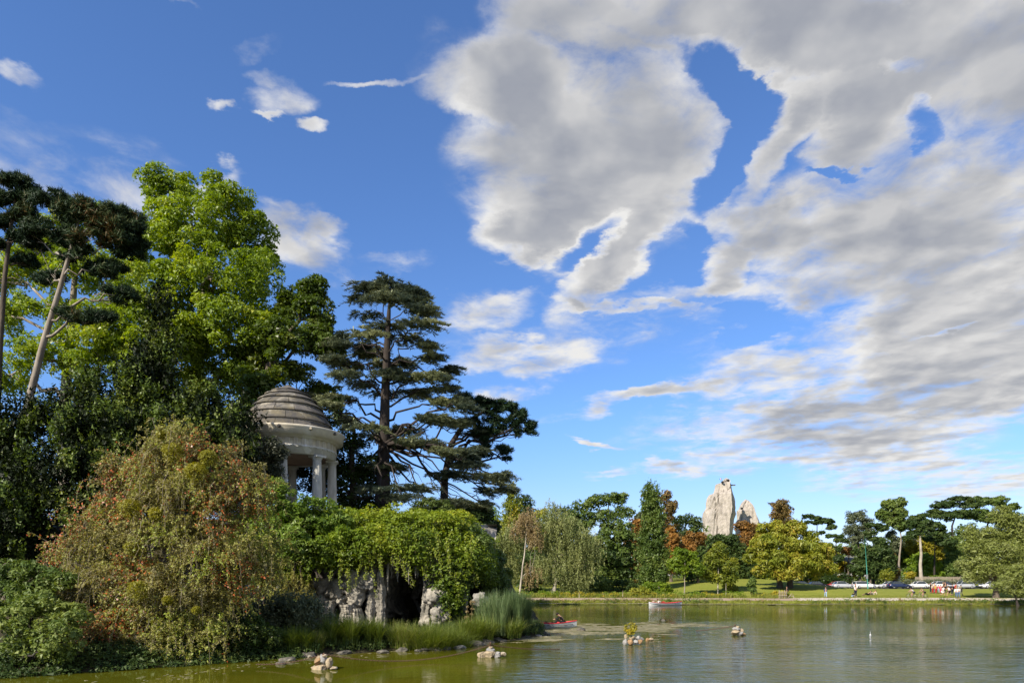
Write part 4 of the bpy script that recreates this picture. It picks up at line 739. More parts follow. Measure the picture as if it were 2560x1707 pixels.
for k, a in enumerate(((925, 1590, 932, 1420, .42, .22, 45.8, 1), (953, 1590, 951, 1430, .40, .22, 45.6, 2), (1062, 1590, 1075, 1450, .55, .35, 46.5, 4), (1160, 1590, 1150, 1440, .4, .35, 47.5, 5), (870, 1600, 862, 1510, .6, .4, 45.2, 6), (898, 1600, 890, 1520, .5, .38, 45.3, 7), (810, 1610, 822, 1500, .5, .45, 45, 8), (1215, 1570, 1205, 1490, .7, .5, 49, 9), (1240, 1560, 1235, 1500, .5, .5, 49.5, 10))):
    pillar(*a).build('rock_pillar', M_grot2 if k in (0, 1, 3) else M_grot, grot)
for k, (x, y, r) in enumerate(((835, 1475, .75), (868, 1450, .8), (890, 1480, .65), (915, 1455, .7), (805, 1450, .8), (850, 1500, .5), (885, 1500, .55), (1085, 1490, .8), (1100, 1530, .6), (820, 1540, .6), (865, 1550, .6), (895, 1560, .55), (1200, 1500, .5), (800, 1500, .6), (1090, 1570, .5), (935, 1575, .4), (780, 1570, .6))):
    mb = MB(); mb.ball(P(x, y, 45.6), (r, r * .8, r * rng.uniform(.8, 1.3)), .55, 4, k + 30, freq=1.8); mb.build('rock_lump', M_grot, grot)
for k in range(26):
    x = rng.choice([rng.uniform(920, 975), rng.uniform(1035, 1075), rng.uniform(975, 1030)]); ln = rng.uniform(.35, 1.7) * (1.2 if x < 975 else .8); a = P(x, 1405 + rng.uniform(0, 20), 45.6 + rng.uniform(-.2, .9)); mb = MB()
    q = curve(a, a - np.array([0, 0, ln]), 7, wob=.015); mb.tube(q, np.linspace(.10, .015, 7) * rng.uniform(.6, 1.2), 7, lump=.4); mb.build('stalactite', M_grot2, grot)
# creeper draped over the grotto
cr_ = thing('creeper', 'yellow-green creeper curtain draped over the grotto roof with hanging trails', 'creeper', (GX(1000, 46), 45, 8))
TOPX = [640, 780, 860, 900, 1000, 1100, 1160, 1200, 1225, 1240]; TOPY = [1400, 1330, 1302, 1294, 1296, 1306, 1326, 1352, 1385, 1430]
BX = [640, 700, 780, 830, 880, 920, 960, 1000, 1040, 1075, 1095, 1150, 1170, 1200, 1240]; BY = [1450, 1450, 1425, 1430, 1440, 1412, 1400, 1396, 1420, 1450, 1560, 1550, 1450, 1440, 1470]
def frontY(x): return np.interp(x, [640, 800, 1000, 1150, 1215, 1245], [44.2, 44.6, 45.0, 46.0, 48.0, 50.5])
n_ = 900; xs_ = rng.uniform(640, 1240, n_); ty = np.interp(xs_, TOPX, TOPY); by = np.interp(xs_, BX, BY); v_ = rng.random(n_) ** .9; ys_ = ty + (by - ty) * v_
Yc = frontY(xs_) + (1 - v_) ** 3 * 2.2 - .5 * np.sin(v_ * math.pi) + rng.normal(size=n_) * .25 + .8 * sstep(.8, 1, v_)
C = np.array([P(a, b_, c) for a, b_, c in zip(xs_, ys_, Yc)]); N_ = unit(np.stack([rng.normal(size=n_) * .2 - .1, -1 + 0 * xs_, .2 + 1.2 * (1 - v_) ** 2], 1))
n2_ = 220; x2 = rng.uniform(820, 1165, n2_); y2 = rng.uniform(0, 6, n2_); C2 = np.stack([(x2 - 1280) / F * frontY(x2), frontY(x2) + 1.5 + y2, 8.15 + rng.normal(size=n2_) * .25], 1); C = np.vstack([C, C2]); N_ = np.vstack([N_, np.tile([0, -.3, 1.], (n2_, 1))])
n3 = 420; a3 = rng.uniform(-1.2, 1.2, n3); z3 = 3.4 + 3.6 * rng.random(n3) ** .8; C3 = np.stack([-3.5 + (2.3 - 1.3 * sstep(4.8, 7.2, z3)) * np.cos(a3 * .8 - .35), 51.2 + 4.0 * np.sin(a3), z3], 1); C = np.vstack([C, C3]); N_ = np.vstack([N_, np.stack([np.cos(a3), np.sin(a3) - .4, .3 + 0 * a3], 1)])
Vr = V[(((gxx.ravel() > 1060) & (gzz.ravel() > 5.2)) | (gzz.ravel() > 7.4)) & (gzz.ravel() < 8.6 - 2.2 * sstep(1130, 1236, gxx.ravel()))]; Vr = Vr[rng.permutation(len(Vr))[:520]]; C = np.vstack([C, Vr + [.1, -.25, .25]]); N_ = np.vstack([N_, np.tile([.3, -.7, .8], (len(Vr), 1))])
tb = fbm(C * .7, 3, 5) + .14 * np.interp(C[:, 2], [3, 6, 8.5], [-1.4, -.2, 1.2])  # shading depth put into the leaf tint: darker low, paler towards the top
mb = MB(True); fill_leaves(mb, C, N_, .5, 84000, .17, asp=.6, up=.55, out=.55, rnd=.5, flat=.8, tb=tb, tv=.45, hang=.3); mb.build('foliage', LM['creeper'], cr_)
tr_ = MB(); stm = MB()
trails = [(930, 1400, 940, 1500), (905, 1395, 885, 1470), (985, 1380, 1030, 1470), (1015, 1400, 1035, 1465), (850, 1420, 853, 1470), (800, 1410, 790, 1450), (950, 1400, 955, 1440), (1120, 1480, 1125, 1560), (1105, 1400, 1100, 1470), (830, 1410, 825, 1450), (870, 1420, 872, 1480), (1060, 1420, 1062, 1450), (755, 1410, 750, 1460), (1190, 1430, 1192, 1470), (990, 1395, 993, 1430), (915, 1400, 912, 1450), (720, 1420, 718, 1470), (1140, 1430, 1146, 1500), (775, 1420, 765, 1475)]
for (a, b_, c, d_) in trails + [(rng.uniform(700, 1230), rng.uniform(1310, 1390), None, None) for _ in range(40)]:
    if c is None: c, d_ = a + rng.normal() * 6, b_ + rng.uniform(30, 80)
    y0_ = float(frontY(a)) - .55; q = curve(P(a, b_, y0_), P(c, d_, y0_ - .05), 9, wob=.04); stm.tube(q, .012, 4, cap=False)
    m_ = 90; u = rng.uniform(0, 8, m_); pc = np.stack([np.interp(u, np.arange(9), q[:, k]) for k in range(3)], 1) + rng.normal(size=(m_, 3)) * [.07, .07, .03]; l = rng.uniform(.09, .17, m_) * (1.1 - u / 16)
    tr_.leaf(pc, rng.normal(size=(m_, 3)) * .5 + [-.2, -.8, .6], rng.normal(size=(m_, 3)) * .6 + [0, 0, -1], l, l * .6, rng.uniform(.45, 1, m_))
tr_.build('hanging_trails', LM['creeper'], cr_); kind(stm.build('vine_stems', BARK, cr_), 'stuff')
shrub('ivy_curtain', 'dark ivy hanging down the rock between the cave mouths', 'ivy', 46.6, [(1120, 1500, 34, 60), (1140, 1450, 44, 50), (1105, 1560, 26, 30), (1150, 1540, 20, 40)], LM['dark'], n=9000, L=.14, cr=.3, cov=1.5, zb=.5, tshift=.12)
shrub('vine_mass', 'darker green vine mass rounding the right end of the grotto', 'creeper', 49, [(1195, 1380, 40, 50), (1215, 1430, 28, 40), (1170, 1350, 50, 36), (1190, 1430, 34, 30)], LM['mid'], n=12000, L=.15, cr=.4, cov=1.5, zb=4, tshift=.1)
# ------------------------------------------------------------------ trees of the far bank, left to right
def far(label, base, Y, spec, lmn, n=6500, L=.34, cr=.9, **k):
    if base > 1990 and Y > 120: Y += 10
    k.setdefault('cov', 1.6); n = int(n * 1.55); L *= 1.3; k.setdefault('under', 1.)
    return broadleaf(k.pop('name', 'broadleaf_tree'), label, 'tree', base, Y, spec, LM[lmn], k.pop('trunk', None), k.pop('r0', .3), n=n, L=L, cr=cr, **k)
GR = 'trees along the far bank'
far('round fresh-green tree far behind the cedar tip', 1232, 150, [(1232, 1290, 28, 30), (1215, 1320, 30, 30), (1250, 1330, 26, 30), (1190, 1330, 40, 50), (1232, 1390, 50, 60)], 'fresh', 6000, group=GR)
far('pointed conical poplar, tallest tree just right of the island', 1275, 132, [(1281, 1218, 5, 22), (1280, 1250, 14, 26), (1278, 1285, 24, 34), (1275, 1330, 32, 44), (1272, 1390, 36, 50), (1275, 1440, 36, 40)], 'gold', 8500, cr=.7, style='up', name='poplar_tree', group=GR)
far('dark-crowned tree behind the conical poplar', 1310, 150, [(1308, 1258, 26, 24), (1325, 1290, 26, 28), (1300, 1300, 40, 40), (1325, 1350, 36, 50), (1315, 1420, 44, 46)], 'dark', 7500, group=GR)
far('pale olive weeping birch at the left end of the far bank', 1262, 110, [(1268, 1330, 26, 24), (1256, 1370, 28, 30), (1270, 1410, 30, 34), (1258, 1450, 22, 34), (1290, 1350, 22, 26)], 'willow', 9500, L=.22, cr=.9, style='weep', bark=BARK_BIRCH, name='birch_tree', r0=.18, group=GR)
far('thin birch with white forked trunk and sparse tan leaves', 1298, 107, [(1318, 1285, 22, 18), (1300, 1305, 20, 16), (1335, 1310, 16, 18), (1322, 1330, 22, 16), (1285, 1320, 16, 14), (1345, 1340, 18, 16), (1330, 1430, 18, 22)], 'tan', 4200, L=.2, cr=.8, style='weep', bark=BARK_BIRCH, trunk=[(1298, None), (1305, 1430), (1313, 1370), (1317, 1300)], name='birch_tree', r0=.17, ntw=7, group=GR)
far('broad weeping birch with a leaning pale trunk by the earth path', 1381, 109, [(1385, 1270, 24, 20), (1410, 1300, 40, 30), (1370, 1310, 34, 28), (1440, 1340, 44, 36), (1385, 1350, 44, 36), (1360, 1390, 30, 36), (1420, 1400, 44, 40), (1465, 1400, 34, 40), (1440, 1450, 40, 30), (1375, 1430, 20, 24), (1480, 1360, 26, 30)], 'willow', 24000, L=.22, cr=1.0, style='weep', bark=BARK_BIRCH, trunk=[(1381, None), (1390, 1450), (1384, 1430), (1392, 1380), (1400, 1310)], name='birch_tree', r0=.3, ntw=6, group=GR)
far('olive tree crown showing between the two birches', 1350, 135, [(1355, 1300, 26, 30), (1350, 1350, 36, 40), (1345, 1410, 40, 50)], 'gold', 4500, group=GR)
far('big dark green tree with a layered flat top behind the broad birch', 1520, 128, [(1500, 1252, 34, 16), (1540, 1248, 36, 18), (1460, 1262, 34, 14), (1560, 1280, 26, 18), (1505, 1290, 40, 20), (1450, 1300, 40, 30), (1540, 1330, 48, 36), (1510, 1380, 56, 44), (1560, 1400, 44, 50), (1520, 1440, 70, 40), (1470, 1420, 50, 50)], 'mid', 21000, cr=.9, ntw=5, group=GR)
far('dark tree standing left of the layered tree', 1440, 140, [(1425, 1290, 30, 26), (1400, 1330, 40, 40), (1440, 1360, 50, 50), (1430, 1430, 60, 46)], 'dark', 7000, group=GR)
far('rust-brown tree between the layered tree and the poplar column', 1592, 145, [(1592, 1320, 20, 30), (1585, 1370, 28, 40), (1592, 1430, 30, 44)], 'rust', 5000, group=GR)
far('bushy mid-green poplar column with a blunt top', 1632, 117, [(1630, 1238, 15, 22), (1628, 1268, 20, 28), (1634, 1305, 26, 36), (1630, 1350, 32, 42), (1632, 1400, 36, 44), (1632, 1446, 36, 34)], 'mid', 17000, L=.3, cr=.75, style='up', name='poplar_tree', r0=.25, group=GR)
far('browning chestnut peeping out right of the poplar column', 1665, 138, [(1655, 1244, 24, 16), (1675, 1265, 24, 22), (1650, 1300, 30, 34), (1680, 1340, 24, 40), (1665, 1400, 30, 44), (1618, 1240, 14, 8)], 'brown', 6500, hang=.5, name='chestnut_tree', group=GR)
far('dark green tree left of the tall rock tower', 1712, 150, [(1722, 1300, 32, 16), (1695, 1310, 22, 20), (1745, 1320, 18, 22), (1715, 1345, 44, 30), (1715, 1400, 50, 50)], 'dark', 7000, group=GR)
far('bright orange round chestnut left of the tall rock tower', 1731, 134, [(1735, 1350, 26, 26), (1722, 1375, 28, 22), (1750, 1375, 18, 24)], 'rust', 4500, hang=.4, name='chestnut_tree', group=GR, tshift=.1)
far('rust-brown chestnut beside the poplar column foot', 1678, 132, [(1680, 1350, 18, 30), (1672, 1400, 20, 36)], 'rust', 3500, hang=.4, name='chestnut_tree', group=GR)
far('bright green young maple with a thin pale trunk', 1711, 107, [(1700, 1385, 20, 16), (1725, 1395, 24, 20), (1690, 1410, 20, 16), (1740, 1420, 18, 18), (1705, 1425, 24, 14)], 'fresh', 5000, L=.22, cr=.6, bark=BARK_PALE, r0=.10, ntw=3, name='maple_tree', group=GR)
far('dusky green tree behind the bright young maple', 1745, 125, [(1750, 1400, 22, 34), (1735, 1425, 26, 30)], 'dark', 3500, group=GR)
far('loose mid-green young hornbeam with two thin pale stems', 1795, 110, [(1800, 1375, 24, 18), (1790, 1400, 36, 22), (1820, 1415, 32, 24), (1770, 1430, 30, 18), (1810, 1448, 36, 16)], 'gold', 8500, L=.22, cr=.6, bark=BARK_BIRCH, r0=.11, name='hornbeam_tree', group=GR, tshift=-.12)
far('dark evergreen at the foot of the tall rock tower', 1830, 135, [(1790, 1350, 24, 16), (1825, 1355, 28, 18), (1845, 1385, 28, 30), (1850, 1430, 40, 40), (1800, 1400, 40, 40)], 'dark', 8500, group=GR, tshift=.08)
far('brown and orange chestnut covering the gap between the two rocks', 1865, 158, [(1862, 1315, 26, 16), (1880, 1330, 24, 20), (1860, 1350, 30, 24), (1868, 1385, 32, 36)], 'rust', 7000, hang=.5, name='chestnut_tree', group=GR, tshift=-.06)
far('slim brown-leaved tree rising above the big oak', 1955, 150, [(1950, 1262, 26, 16), (1962, 1280, 22, 22), (1945, 1290, 22, 20), (1960, 1305, 26, 20), (1952, 1340, 26, 30)], 'brown', 4500, hang=.3, group=GR, ntw=8, shell=(.5, 1))
big_oak = far('large yellow-green chestnut oak on the lawn with two bare brown trunks', 1949, 116, [(1925, 1330, 40, 20), (1960, 1320, 50, 18), (2000, 1335, 44, 20), (1900, 1360, 34, 20), (1945, 1365, 60, 24, -3), (2015, 1365, 50, 24, -2), (1890, 1390, 30, 20), (2050, 1385, 34, 26), (1950, 1400, 62, 24, -4), (2010, 1405, 60, 26, -4), (1925, 1425, 40, 16, -4), (1985, 1432, 46, 16, -4), (2040, 1420, 44, 24, -1), (2070, 1400, 22, 26)], 'gold', 30000, L=.34, cr=1.0, bark=BARK, hang=1.0, r0=.50, cov=1.1, trunk=[(1949, None), (1950, 1440), (1955, 1400), (1965, 1360)], name='oak_tree', ntw=3, asp=.42, tshift=.1, group=GR)
mb = MB(); mb.tube(np.array([[GX(1974.5, 116), 116, gz(GX(1974.5, 116), 116) - .3], P(1976, 1442, 116), P(1985, 1410, 116), P(2000, 1380, 116)]), [.58, .42, .3, .2], 9, lump=.1); mb.build('second_trunk', BARK, big_oak)
far('dark thicket tree behind the left trunk of the oak', 1905, 140, [(1900, 1425, 40, 36), (1930, 1435, 40, 30)], 'mid', 6000, group=GR, under=1.)
far('dark thicket tree behind the right side of the oak', 2020, 142, [(2000, 1440, 50, 26), (2050, 1425, 34, 34)], 'dark', 6000, group=GR, under=1.)
def fpine(label, base, Y, pads, n, trunk=None, r0=.25, lmn='dark', **k):
    Y += 10
    return broadleaf('umbrella_pine', label, 'pine', base, Y, pads, LM[lmn], trunk, r0, n=int(n * 1.5), L=k.pop('L', .42), cr=k.pop('cr', .6), cov=1.6, bark=k.pop('bark', BARK_DARK), flat=.5, ntw=4, group='umbrella pines on the far bank', **k)
fpine('umbrella pine with two flat dark plates right above the oak', 2043, 150, [(2020, 1290, 18, 6), (2040, 1295, 14, 6), (2062, 1302, 26, 8), (2032, 1306, 22, 6), (2078, 1318, 12, 10), (2055, 1332, 12, 5)], 4500, [(2043, None), (2044, 1370), (2043, 1305)])
fpine('small thin pine right of the oak crown', 2090, 146, [(2085, 1340, 24, 7), (2100, 1352, 18, 8), (2088, 1372, 16, 9), (2095, 1395, 14, 10)], 3500, [(2090, None), (2090, 1345)])
fpine('dark layered pine with a rust tinge left of the green mast top', 2185, 150, [(2180, 1312, 22, 7), (2205, 1320, 18, 8), (2175, 1332, 18, 7), (2190, 1348, 22, 8), (2172, 1340, 12, 6)], 4800, [(2183, None), (2183, 1315)])
far('grey-green airy tree with a forked bare lower trunk', 2150, 154, [(2130, 1295, 18, 18), (2150, 1290, 18, 20), (2168, 1310, 16, 20), (2125, 1325, 22, 18), (2155, 1330, 26, 20), (2140, 1350, 28, 14)], 'grey', 7500, L=.26, cr=.8, trunk=[(2152, None), (2150, 1370), (2138, 1340), (2135, 1310)], ntw=9, group=GR, shell=(.4, 1))
far('tall green tree with a bright leaning pale trunk', 2248, 150, [(2225, 1262, 18, 14), (2245, 1258, 20, 14), (2212, 1285, 20, 16), (2240, 1285, 26, 20), (2252, 1310, 20, 18), (2225, 1305, 22, 12)], 'mid', 8500, trunk=[(2246, None), (2247, 1400), (2254, 1350), (2246, 1300)], bark=BARK_PALE, r0=.3, group=GR, tshift=.1)
far('grey-leaved slender tree below the tall green tree', 2235, 152, [(2230, 1340, 16, 16), (2245, 1360, 18, 18), (2228, 1375, 14, 14)], 'grey', 3000, L=.26, group=GR, shell=(.4, 1))
far('dark brownish-green ivy mass behind the green mast', 2175, 144, [(2165, 1385, 30, 24), (2200, 1385, 32, 26), (2150, 1415, 30, 24), (2190, 1425, 40, 26), (2222, 1410, 24, 30), (2205, 1360, 20, 18)], 'dark', 12000, group=GR, under=1.)
far('russet-tinged tree inside the dark mass behind the parked cars', 2215, 146, [(2215, 1395, 22, 24), (2225, 1430, 24, 20)], 'brown', 3500, group=GR)
far('small rusty flat-topped tree above the pavilion roof', 2120, 158, [(2115, 1376, 14, 8), (2128, 1380, 14, 8)], 'rust', 1800, group=GR)
fpine('straight pine with a tall bare pale trunk behind the cars', 2303, 140, [(2300, 1292, 26, 9), (2280, 1305, 18, 10), (2318, 1305, 20, 10), (2300, 1318, 30, 12), (2290, 1333, 26, 8), (2275, 1345, 18, 8)], 7500, [(2304, None), (2303, 1400), (2301, 1345), (2301, 1300)], r0=.40, bark=BARK_BIRCH, cr=.7)
fpine('wide dark umbrella pine left of the silver willow', 2385, 150, [(2360, 1262, 34, 14), (2400, 1250, 36, 12), (2430, 1262, 30, 14), (2340, 1285, 26, 14), (2375, 1290, 34, 14), (2410, 1285, 34, 14)], 11000, [(2400, None), (2390, 1370), (2378, 1320), (2390, 1280)], r0=.4, cr=.8)
fpine('broad yellow-green umbrella pine at the skyline behind the willow', 2480, 156, [(2450, 1252, 32, 12), (2490, 1254, 36, 14), (2520, 1268, 26, 14), (2440, 1285, 30, 16), (2470, 1295, 34, 18)], 11000, [(2470, None), (2465, 1340), (2475, 1280)], lmn='mid', cr=.9, r0=.4)
fpine('dark pine with a black trunk between the pale-trunked pine and the wide umbrella', 2335, 146, [(2335, 1315, 28, 14), (2350, 1335, 30, 14), (2325, 1345, 26, 10), (2365, 1355, 24, 12)], 8000, [(2336, None), (2336, 1400), (2338, 1340)], cr=.8)
far('yellow-green tree lit behind the bare pale pine trunk', 2300, 158, [(2285, 1365, 26, 24), (2330, 1370, 28, 26), (2345, 1385, 18, 18)], 'yellow', 6500, group=GR, tshift=-.1)
far('fresh green tree behind the fence', 2310, 150, [(2300, 1405, 34, 26), (2330, 1425, 34, 24), (2290, 1430, 24, 20)], 'fresh', 7000, group=GR, tshift=-.1)
far('dull olive tree between the dark pine and the willow', 2395, 150, [(2385, 1375, 28, 34), (2400, 1420, 36, 34), (2370, 1430, 26, 24)], 'mid', 7500, group=GR)
far('yellow-leaved trees seen below the pavilion roof', 2105, 166, [(2085, 1415, 28, 18), (2125, 1410, 28, 20), (2105, 1435, 40, 18)], 'yellow', 5500, group=GR)
far('silver-green crack willow, largest tree on the right', 2490, 101, [(2500, 1290, 30, 26), (2530, 1320, 36, 34), (2430, 1335, 28, 22), (2480, 1340, 34, 26), (2440, 1370, 34, 26, -1), (2500, 1375, 44, 34, -2), (2550, 1380, 40, 50), (2420, 1410, 30, 30), (2470, 1415, 44, 30, -2), (2530, 1430, 46, 34, -2), (2440, 1440, 30, 22, -1), (2590, 1360, 50, 90)], 'silver', 36000, L=.24, cr=.8, asp=.35, trunk=[(2500, None), (2492, 1450), (2470, 1400), (2480, 1340)], name='willow_tree', r0=.4, up=.6, rnd=.7, group=GR, ntw=6)
far('low willow bending over the water at the right edge', 2545, 93.5, [(2520, 1450, 34, 20), (2550, 1430, 34, 26), (2500, 1465, 24, 14, -.6), (2540, 1480, 40, 16), (2570, 1470, 40, 30), (2560, 1440, 26, 24)], 'silver', 11000, L=.20, cr=.5, asp=.3, trunk=[(2550, None), (2540, 1490), (2515, 1465)], name='willow_tree', r0=.16, bark=BARK_DARK, group=GR, zb=.2, ntw=9, shell=(.4, 1), tshift=.05)
for (x, y, sx, k) in ((2462, 1462, 2540, 0), (2450, 1485, 2535, 1)):
    pass
for x, y, rx, ry, Yk, lmn, lab in ((2005, 1390, 40, 34, 172, 'mid', 'distant green tree seen between the oak and the umbrella pine'), (2065, 1385, 30, 30, 176, 'gold', 'distant olive tree under the small thin pine'), (2150, 1385, 34, 30, 178, 'mid', 'distant green tree behind the pavilion'), (2240, 1380, 34, 34, 172, 'mid', 'distant tree behind the pale leaning trunk'), (2345, 1370, 44, 40, 174, 'dark', 'distant dark tree behind the two straight pine trunks'), (2420, 1350, 44, 44, 176, 'mid', 'distant broad tree left behind the silver willow'), (2290, 1350, 30, 26, 176, 'gold', 'distant olive crown behind the pale pine trunk'), (2530, 1320, 44, 44, 174, 'dark', 'distant dark tree behind the silver willow top'),
    (1610, 1300, 24, 24, 168, 'grey', 'distant grey-green crown left of the poplar column'), (1230, 1330, 40, 40, 172, 'dark', 'distant dark crown behind the conical poplar'), (1780, 1400, 50, 36, 165, 'mid', 'distant green tree under the tall rock tower'), (1940, 1380, 50, 40, 168, 'dark', 'distant dark tree behind the oak crown')):
    far(lab, x, Yk - (10 if x > 1990 else 0), [(x, y, rx, ry), (x + rx * .5, y + ry * .6, rx * .8, ry * .7), (x - rx * .5, y + ry * .7, rx * .8, ry * .7)], lmn, 5200, L=.4, group=GR)
# thickets and bushes under the trees
BUSH = [(1240, 1470, 34, 22, 112, 'fresh', 'green bush at the far left end of the earth path'), (1330, 1470, 30, 18, 114, 'mid', 'green bush between the two birches'), (1440, 1465, 40, 24, 116, 'dark', 'dark bush behind the broad birch trunk'), (1500, 1462, 40, 26, 116, 'mid', 'mid-green bush under the layered tree'), (1560, 1466, 34, 22, 115, 'dark', 'shaded bush left of the poplar foot'),
        (1640, 1470, 44, 16, 108, 'fresh', 'spreading bush round the poplar foot'), (1600, 1478, 26, 12, 105, 'gold', 'low straggly bush left of the poplar foot'), (1900, 1452, 40, 12, 140, 'mid', 'bush behind the oak trunks on the left'), (1960, 1450, 40, 12, 142, 'dark', 'dark bush straight behind the oak trunks'),
        (2100, 1446, 30, 18, 146, 'ivy', 'black clipped bush behind the red car'), (2075, 1450, 20, 14, 146, 'ivy', 'smaller black bush left of the clipped one'), (2040, 1452, 30, 12, 150, 'mid', 'grey-green bush behind the dark cars'), (2218, 1436, 16, 18, 147, 'gold', 'small yellow-green conifer behind the parked cars'), (2274, 1437, 15, 9, 147, 'yellow', 'bright yellow bush behind the parked cars'), (2266, 1456, 13, 8, 146.5, 'yellow', 'lower pale yellow bush left of the stake fence'),
        (2340, 1447, 30, 10, 152, 'fresh', 'fresh green bush above the stake fence'), (2440, 1462, 40, 14, 150, 'mid', 'bush behind the last white car'), (1820, 1468, 22, 14, 112, 'gold', 'low bush under the young hornbeam'), (1880, 1462, 9, 22, 108, 'mid', 'slim sapling right of the hornbeam'), (1950, 1486, 22, 8, 104, 'yellow', 'yellow-green shrub beside the little gate')]
for (x, y, rx, ry, Yk, lmn, lab) in BUSH:
    if x > 2030 and Yk > 120: Yk += 3
    shrub('bush', lab, 'bush', Yk, [(x, y, rx, ry), (x + rx * .4, y + ry * .3, rx * .7, ry * .7)], LM[lmn], n=int(1400 + rx * ry * 2.2), L=.26, cr=.5, cov=1.5, group='bushes along the far bank')
# long hedge behind the cars
hd = thing('hedge', 'long blue-green hedge behind the row of parked cars', 'hedge', (GX(2300, 153), 145.2, ROADZ)); xs_ = rng.uniform(GX(2185, 156), GX(2560, 156), 500)
C = np.stack([xs_, 145.6 + rng.normal(size=500) * .3, ROADZ + rng.uniform(.2, 1.55, 500)], 1); mb = MB(); fill_leaves(mb, C, np.tile([0, -.6, .6], (500, 1)), .6, 14000, .24, flat=.9); mb.build('foliage', LM['grey'], hd); mb = MB()
for x in np.arange(GX(2190, 156), GX(2560, 156), 1.2): mb.tube([(x, 145.6, ROADZ - .2), (x + .1, 145.6, ROADZ + 1.5)], [.05, .02], 5)
kind(mb.build('hedge_stems', BARK_DARK, hd), 'stuff')
# distant wood closing the view
mb = MB(); K = 2200; xs_ = rng.uniform(-70, 260, K); Yk = rng.uniform(185, 215, K); hh = 6.5 + 12.5 * fbm(np.stack([xs_ * .05, Yk * 0, Yk * 0], 1), 3, 13) ** 1.0; zs = rng.random(K) * hh + 1
C = np.stack([xs_, Yk, zs], 1); fill_leaves(mb, C, np.tile([-.2, -.6, .6], (K, 1)), 2.8, 60000, 1.0, flat=.8)
kind(mb.build('distant_wood', LM['mid']), 'stuff', 'distant wood closing the view behind the far trees')
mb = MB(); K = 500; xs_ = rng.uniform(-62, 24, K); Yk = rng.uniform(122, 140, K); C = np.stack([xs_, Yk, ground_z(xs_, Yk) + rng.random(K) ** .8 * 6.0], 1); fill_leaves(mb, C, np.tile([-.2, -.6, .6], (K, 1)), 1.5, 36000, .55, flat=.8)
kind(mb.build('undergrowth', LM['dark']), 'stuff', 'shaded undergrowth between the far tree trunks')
# planting strips and fringes along the bank
def tufts(name, label, x0, x1, s0, s1, n, h, lm, dens_noise=None, zoff=0., L=None, spread=.5, wd=.05, base_fn=None, droop=.6):
    xs = rng.uniform(x0, x1, n * 2); s = rng.uniform(s0, s1, n * 2); y = bankY(xs) + s; q = fbm(np.stack([xs * .35, y * .35, y * 0], 1), 3, 51)
    keep = rng.random(n * 2) < sstep(.3, .62, q) * .9 + .15 if dens_noise is None else np.ones(n * 2, bool); xs, y, q = xs[keep][:n], y[keep][:n], q[keep][:n]
    mb = MB(); z = ground_z(xs, y) + zoff
    for a in range(4):
        m_ = (np.arange(len(xs)) % 4) == a; blades(mb, np.stack([xs[m_], y[m_], z[m_]], 1), m_.sum() * 9, h * (.6 + .25 * a), spread, wd * 1.15, 2, droop)
    return kind(mb.build(name, lm), 'stuff', label)
tufts('bank_grass', 'rough green and tawny grass fringe along the far waterline', -60, 85, -.15, 1.7, 2600, .36, LM['meadow'], 1, wd=.06)
tufts('meadow_planting', 'green and yellow meadow planting behind the earth path', -45, 41, 5.2, 10.0, 2200, .55, LM['meadow'], wd=.08)
def flowers(name, label, lmn, x0, x1, s0, s1, n, h, L, thr=.5, seed=1):
    xs = rng.uniform(x0, x1, n * 4); s = rng.uniform(s0, s1, n * 4); y = bankY(xs) + s; q = fbm(np.stack([xs * .28, y * .3, y * 0 + seed], 1), 3, 60 + seed); k = q > thr; xs, y = xs[k][:n], y[k][:n]
    C = np.stack([xs, y, ground_z(xs, y) + h * rng.uniform(.3, 1., len(xs))], 1); mb = MB(); fill_leaves(mb, C, np.tile([0, -.4, .8], (len(xs), 1)), .28, len(xs) * 16, L, flat=.9); return kind(mb.build(name, LM[lmn]), 'stuff', label)
flowers('yellow_flowers', 'drifts of yellow flowers along the planting', 'yellow', -30, 41, 5.2, 9, 260, .7, .17, .52, 1)
flowers('leafy_planting', 'leafy green clumps in the planting strip', 'fresh', -45, 41, 5.2, 10, 520, .8, .18, .48, 2)
flowers('bank_weeds', 'dark leafy weeds along the waterline', 'mid', -50, 85, -.1, 1.5, 480, .42, .16, .5, 3)
flowers('tawny_weeds', 'tawny dry weeds along the waterline', 'tan', -50, 85, .2, 1.5, 240, .34, .15, .52, 4)
# lawn grass near the path
xs_ = rng.uniform(38, 86, 5200); s = rng.uniform(5.0, 12, 5200); y_ = bankY(xs_) + s; mb = MB(); blades(mb, np.stack([xs_, y_, ground_z(xs_, y_)], 1), 17000, .10, .3, .06, 1, .5); kind(mb.build('lawn_grass', LM['meadow']), 'stuff', 'short sunlit grass of the lawn edge')
# ------------------------------------------------------------------ island shore: sedges, reeds, rocks
def clump(name, label, cat, px, Y, n, h, spread, lmn, wd=.018, droop=.7, seg=4, tint=(.1, .9), group=None, zb=None):
    x = GX(px, Y); z = gz(x, Y) if zb is None else zb
    if lmn == 'sedge': wd, h, n = .032, h * 1.2, int(n * .7)
    mb = MB(); k = max(4, int(n / 120)); bs = np.stack([x + rng.normal(size=k) * spread * .5, Y + rng.normal(size=k) * spread * .35, np.full(k, z - .03)], 1); blades(mb, bs, n, h, .22, wd, seg, droop, tint)
    return tag(mb.build(name, LM[lmn], None, (x, Y, z)), label, cat, group)
SG = 'sedge clumps along the island shore'
clump('sedge_clump', 'yellow-green sedge tuft nearest the stone with the chain, at the left', 'sedge', 795, 35.0, 700, 0.9, 0.5, 'sedge', group=SG, tint=(.5, 1))
clump('sedge_clump', 'wide green sedge clump before the twin white pillars, left part', 'sedge', 858, 36.4, 2600, 1.5, .9, 'sedge', group=SG, droop=1.0)
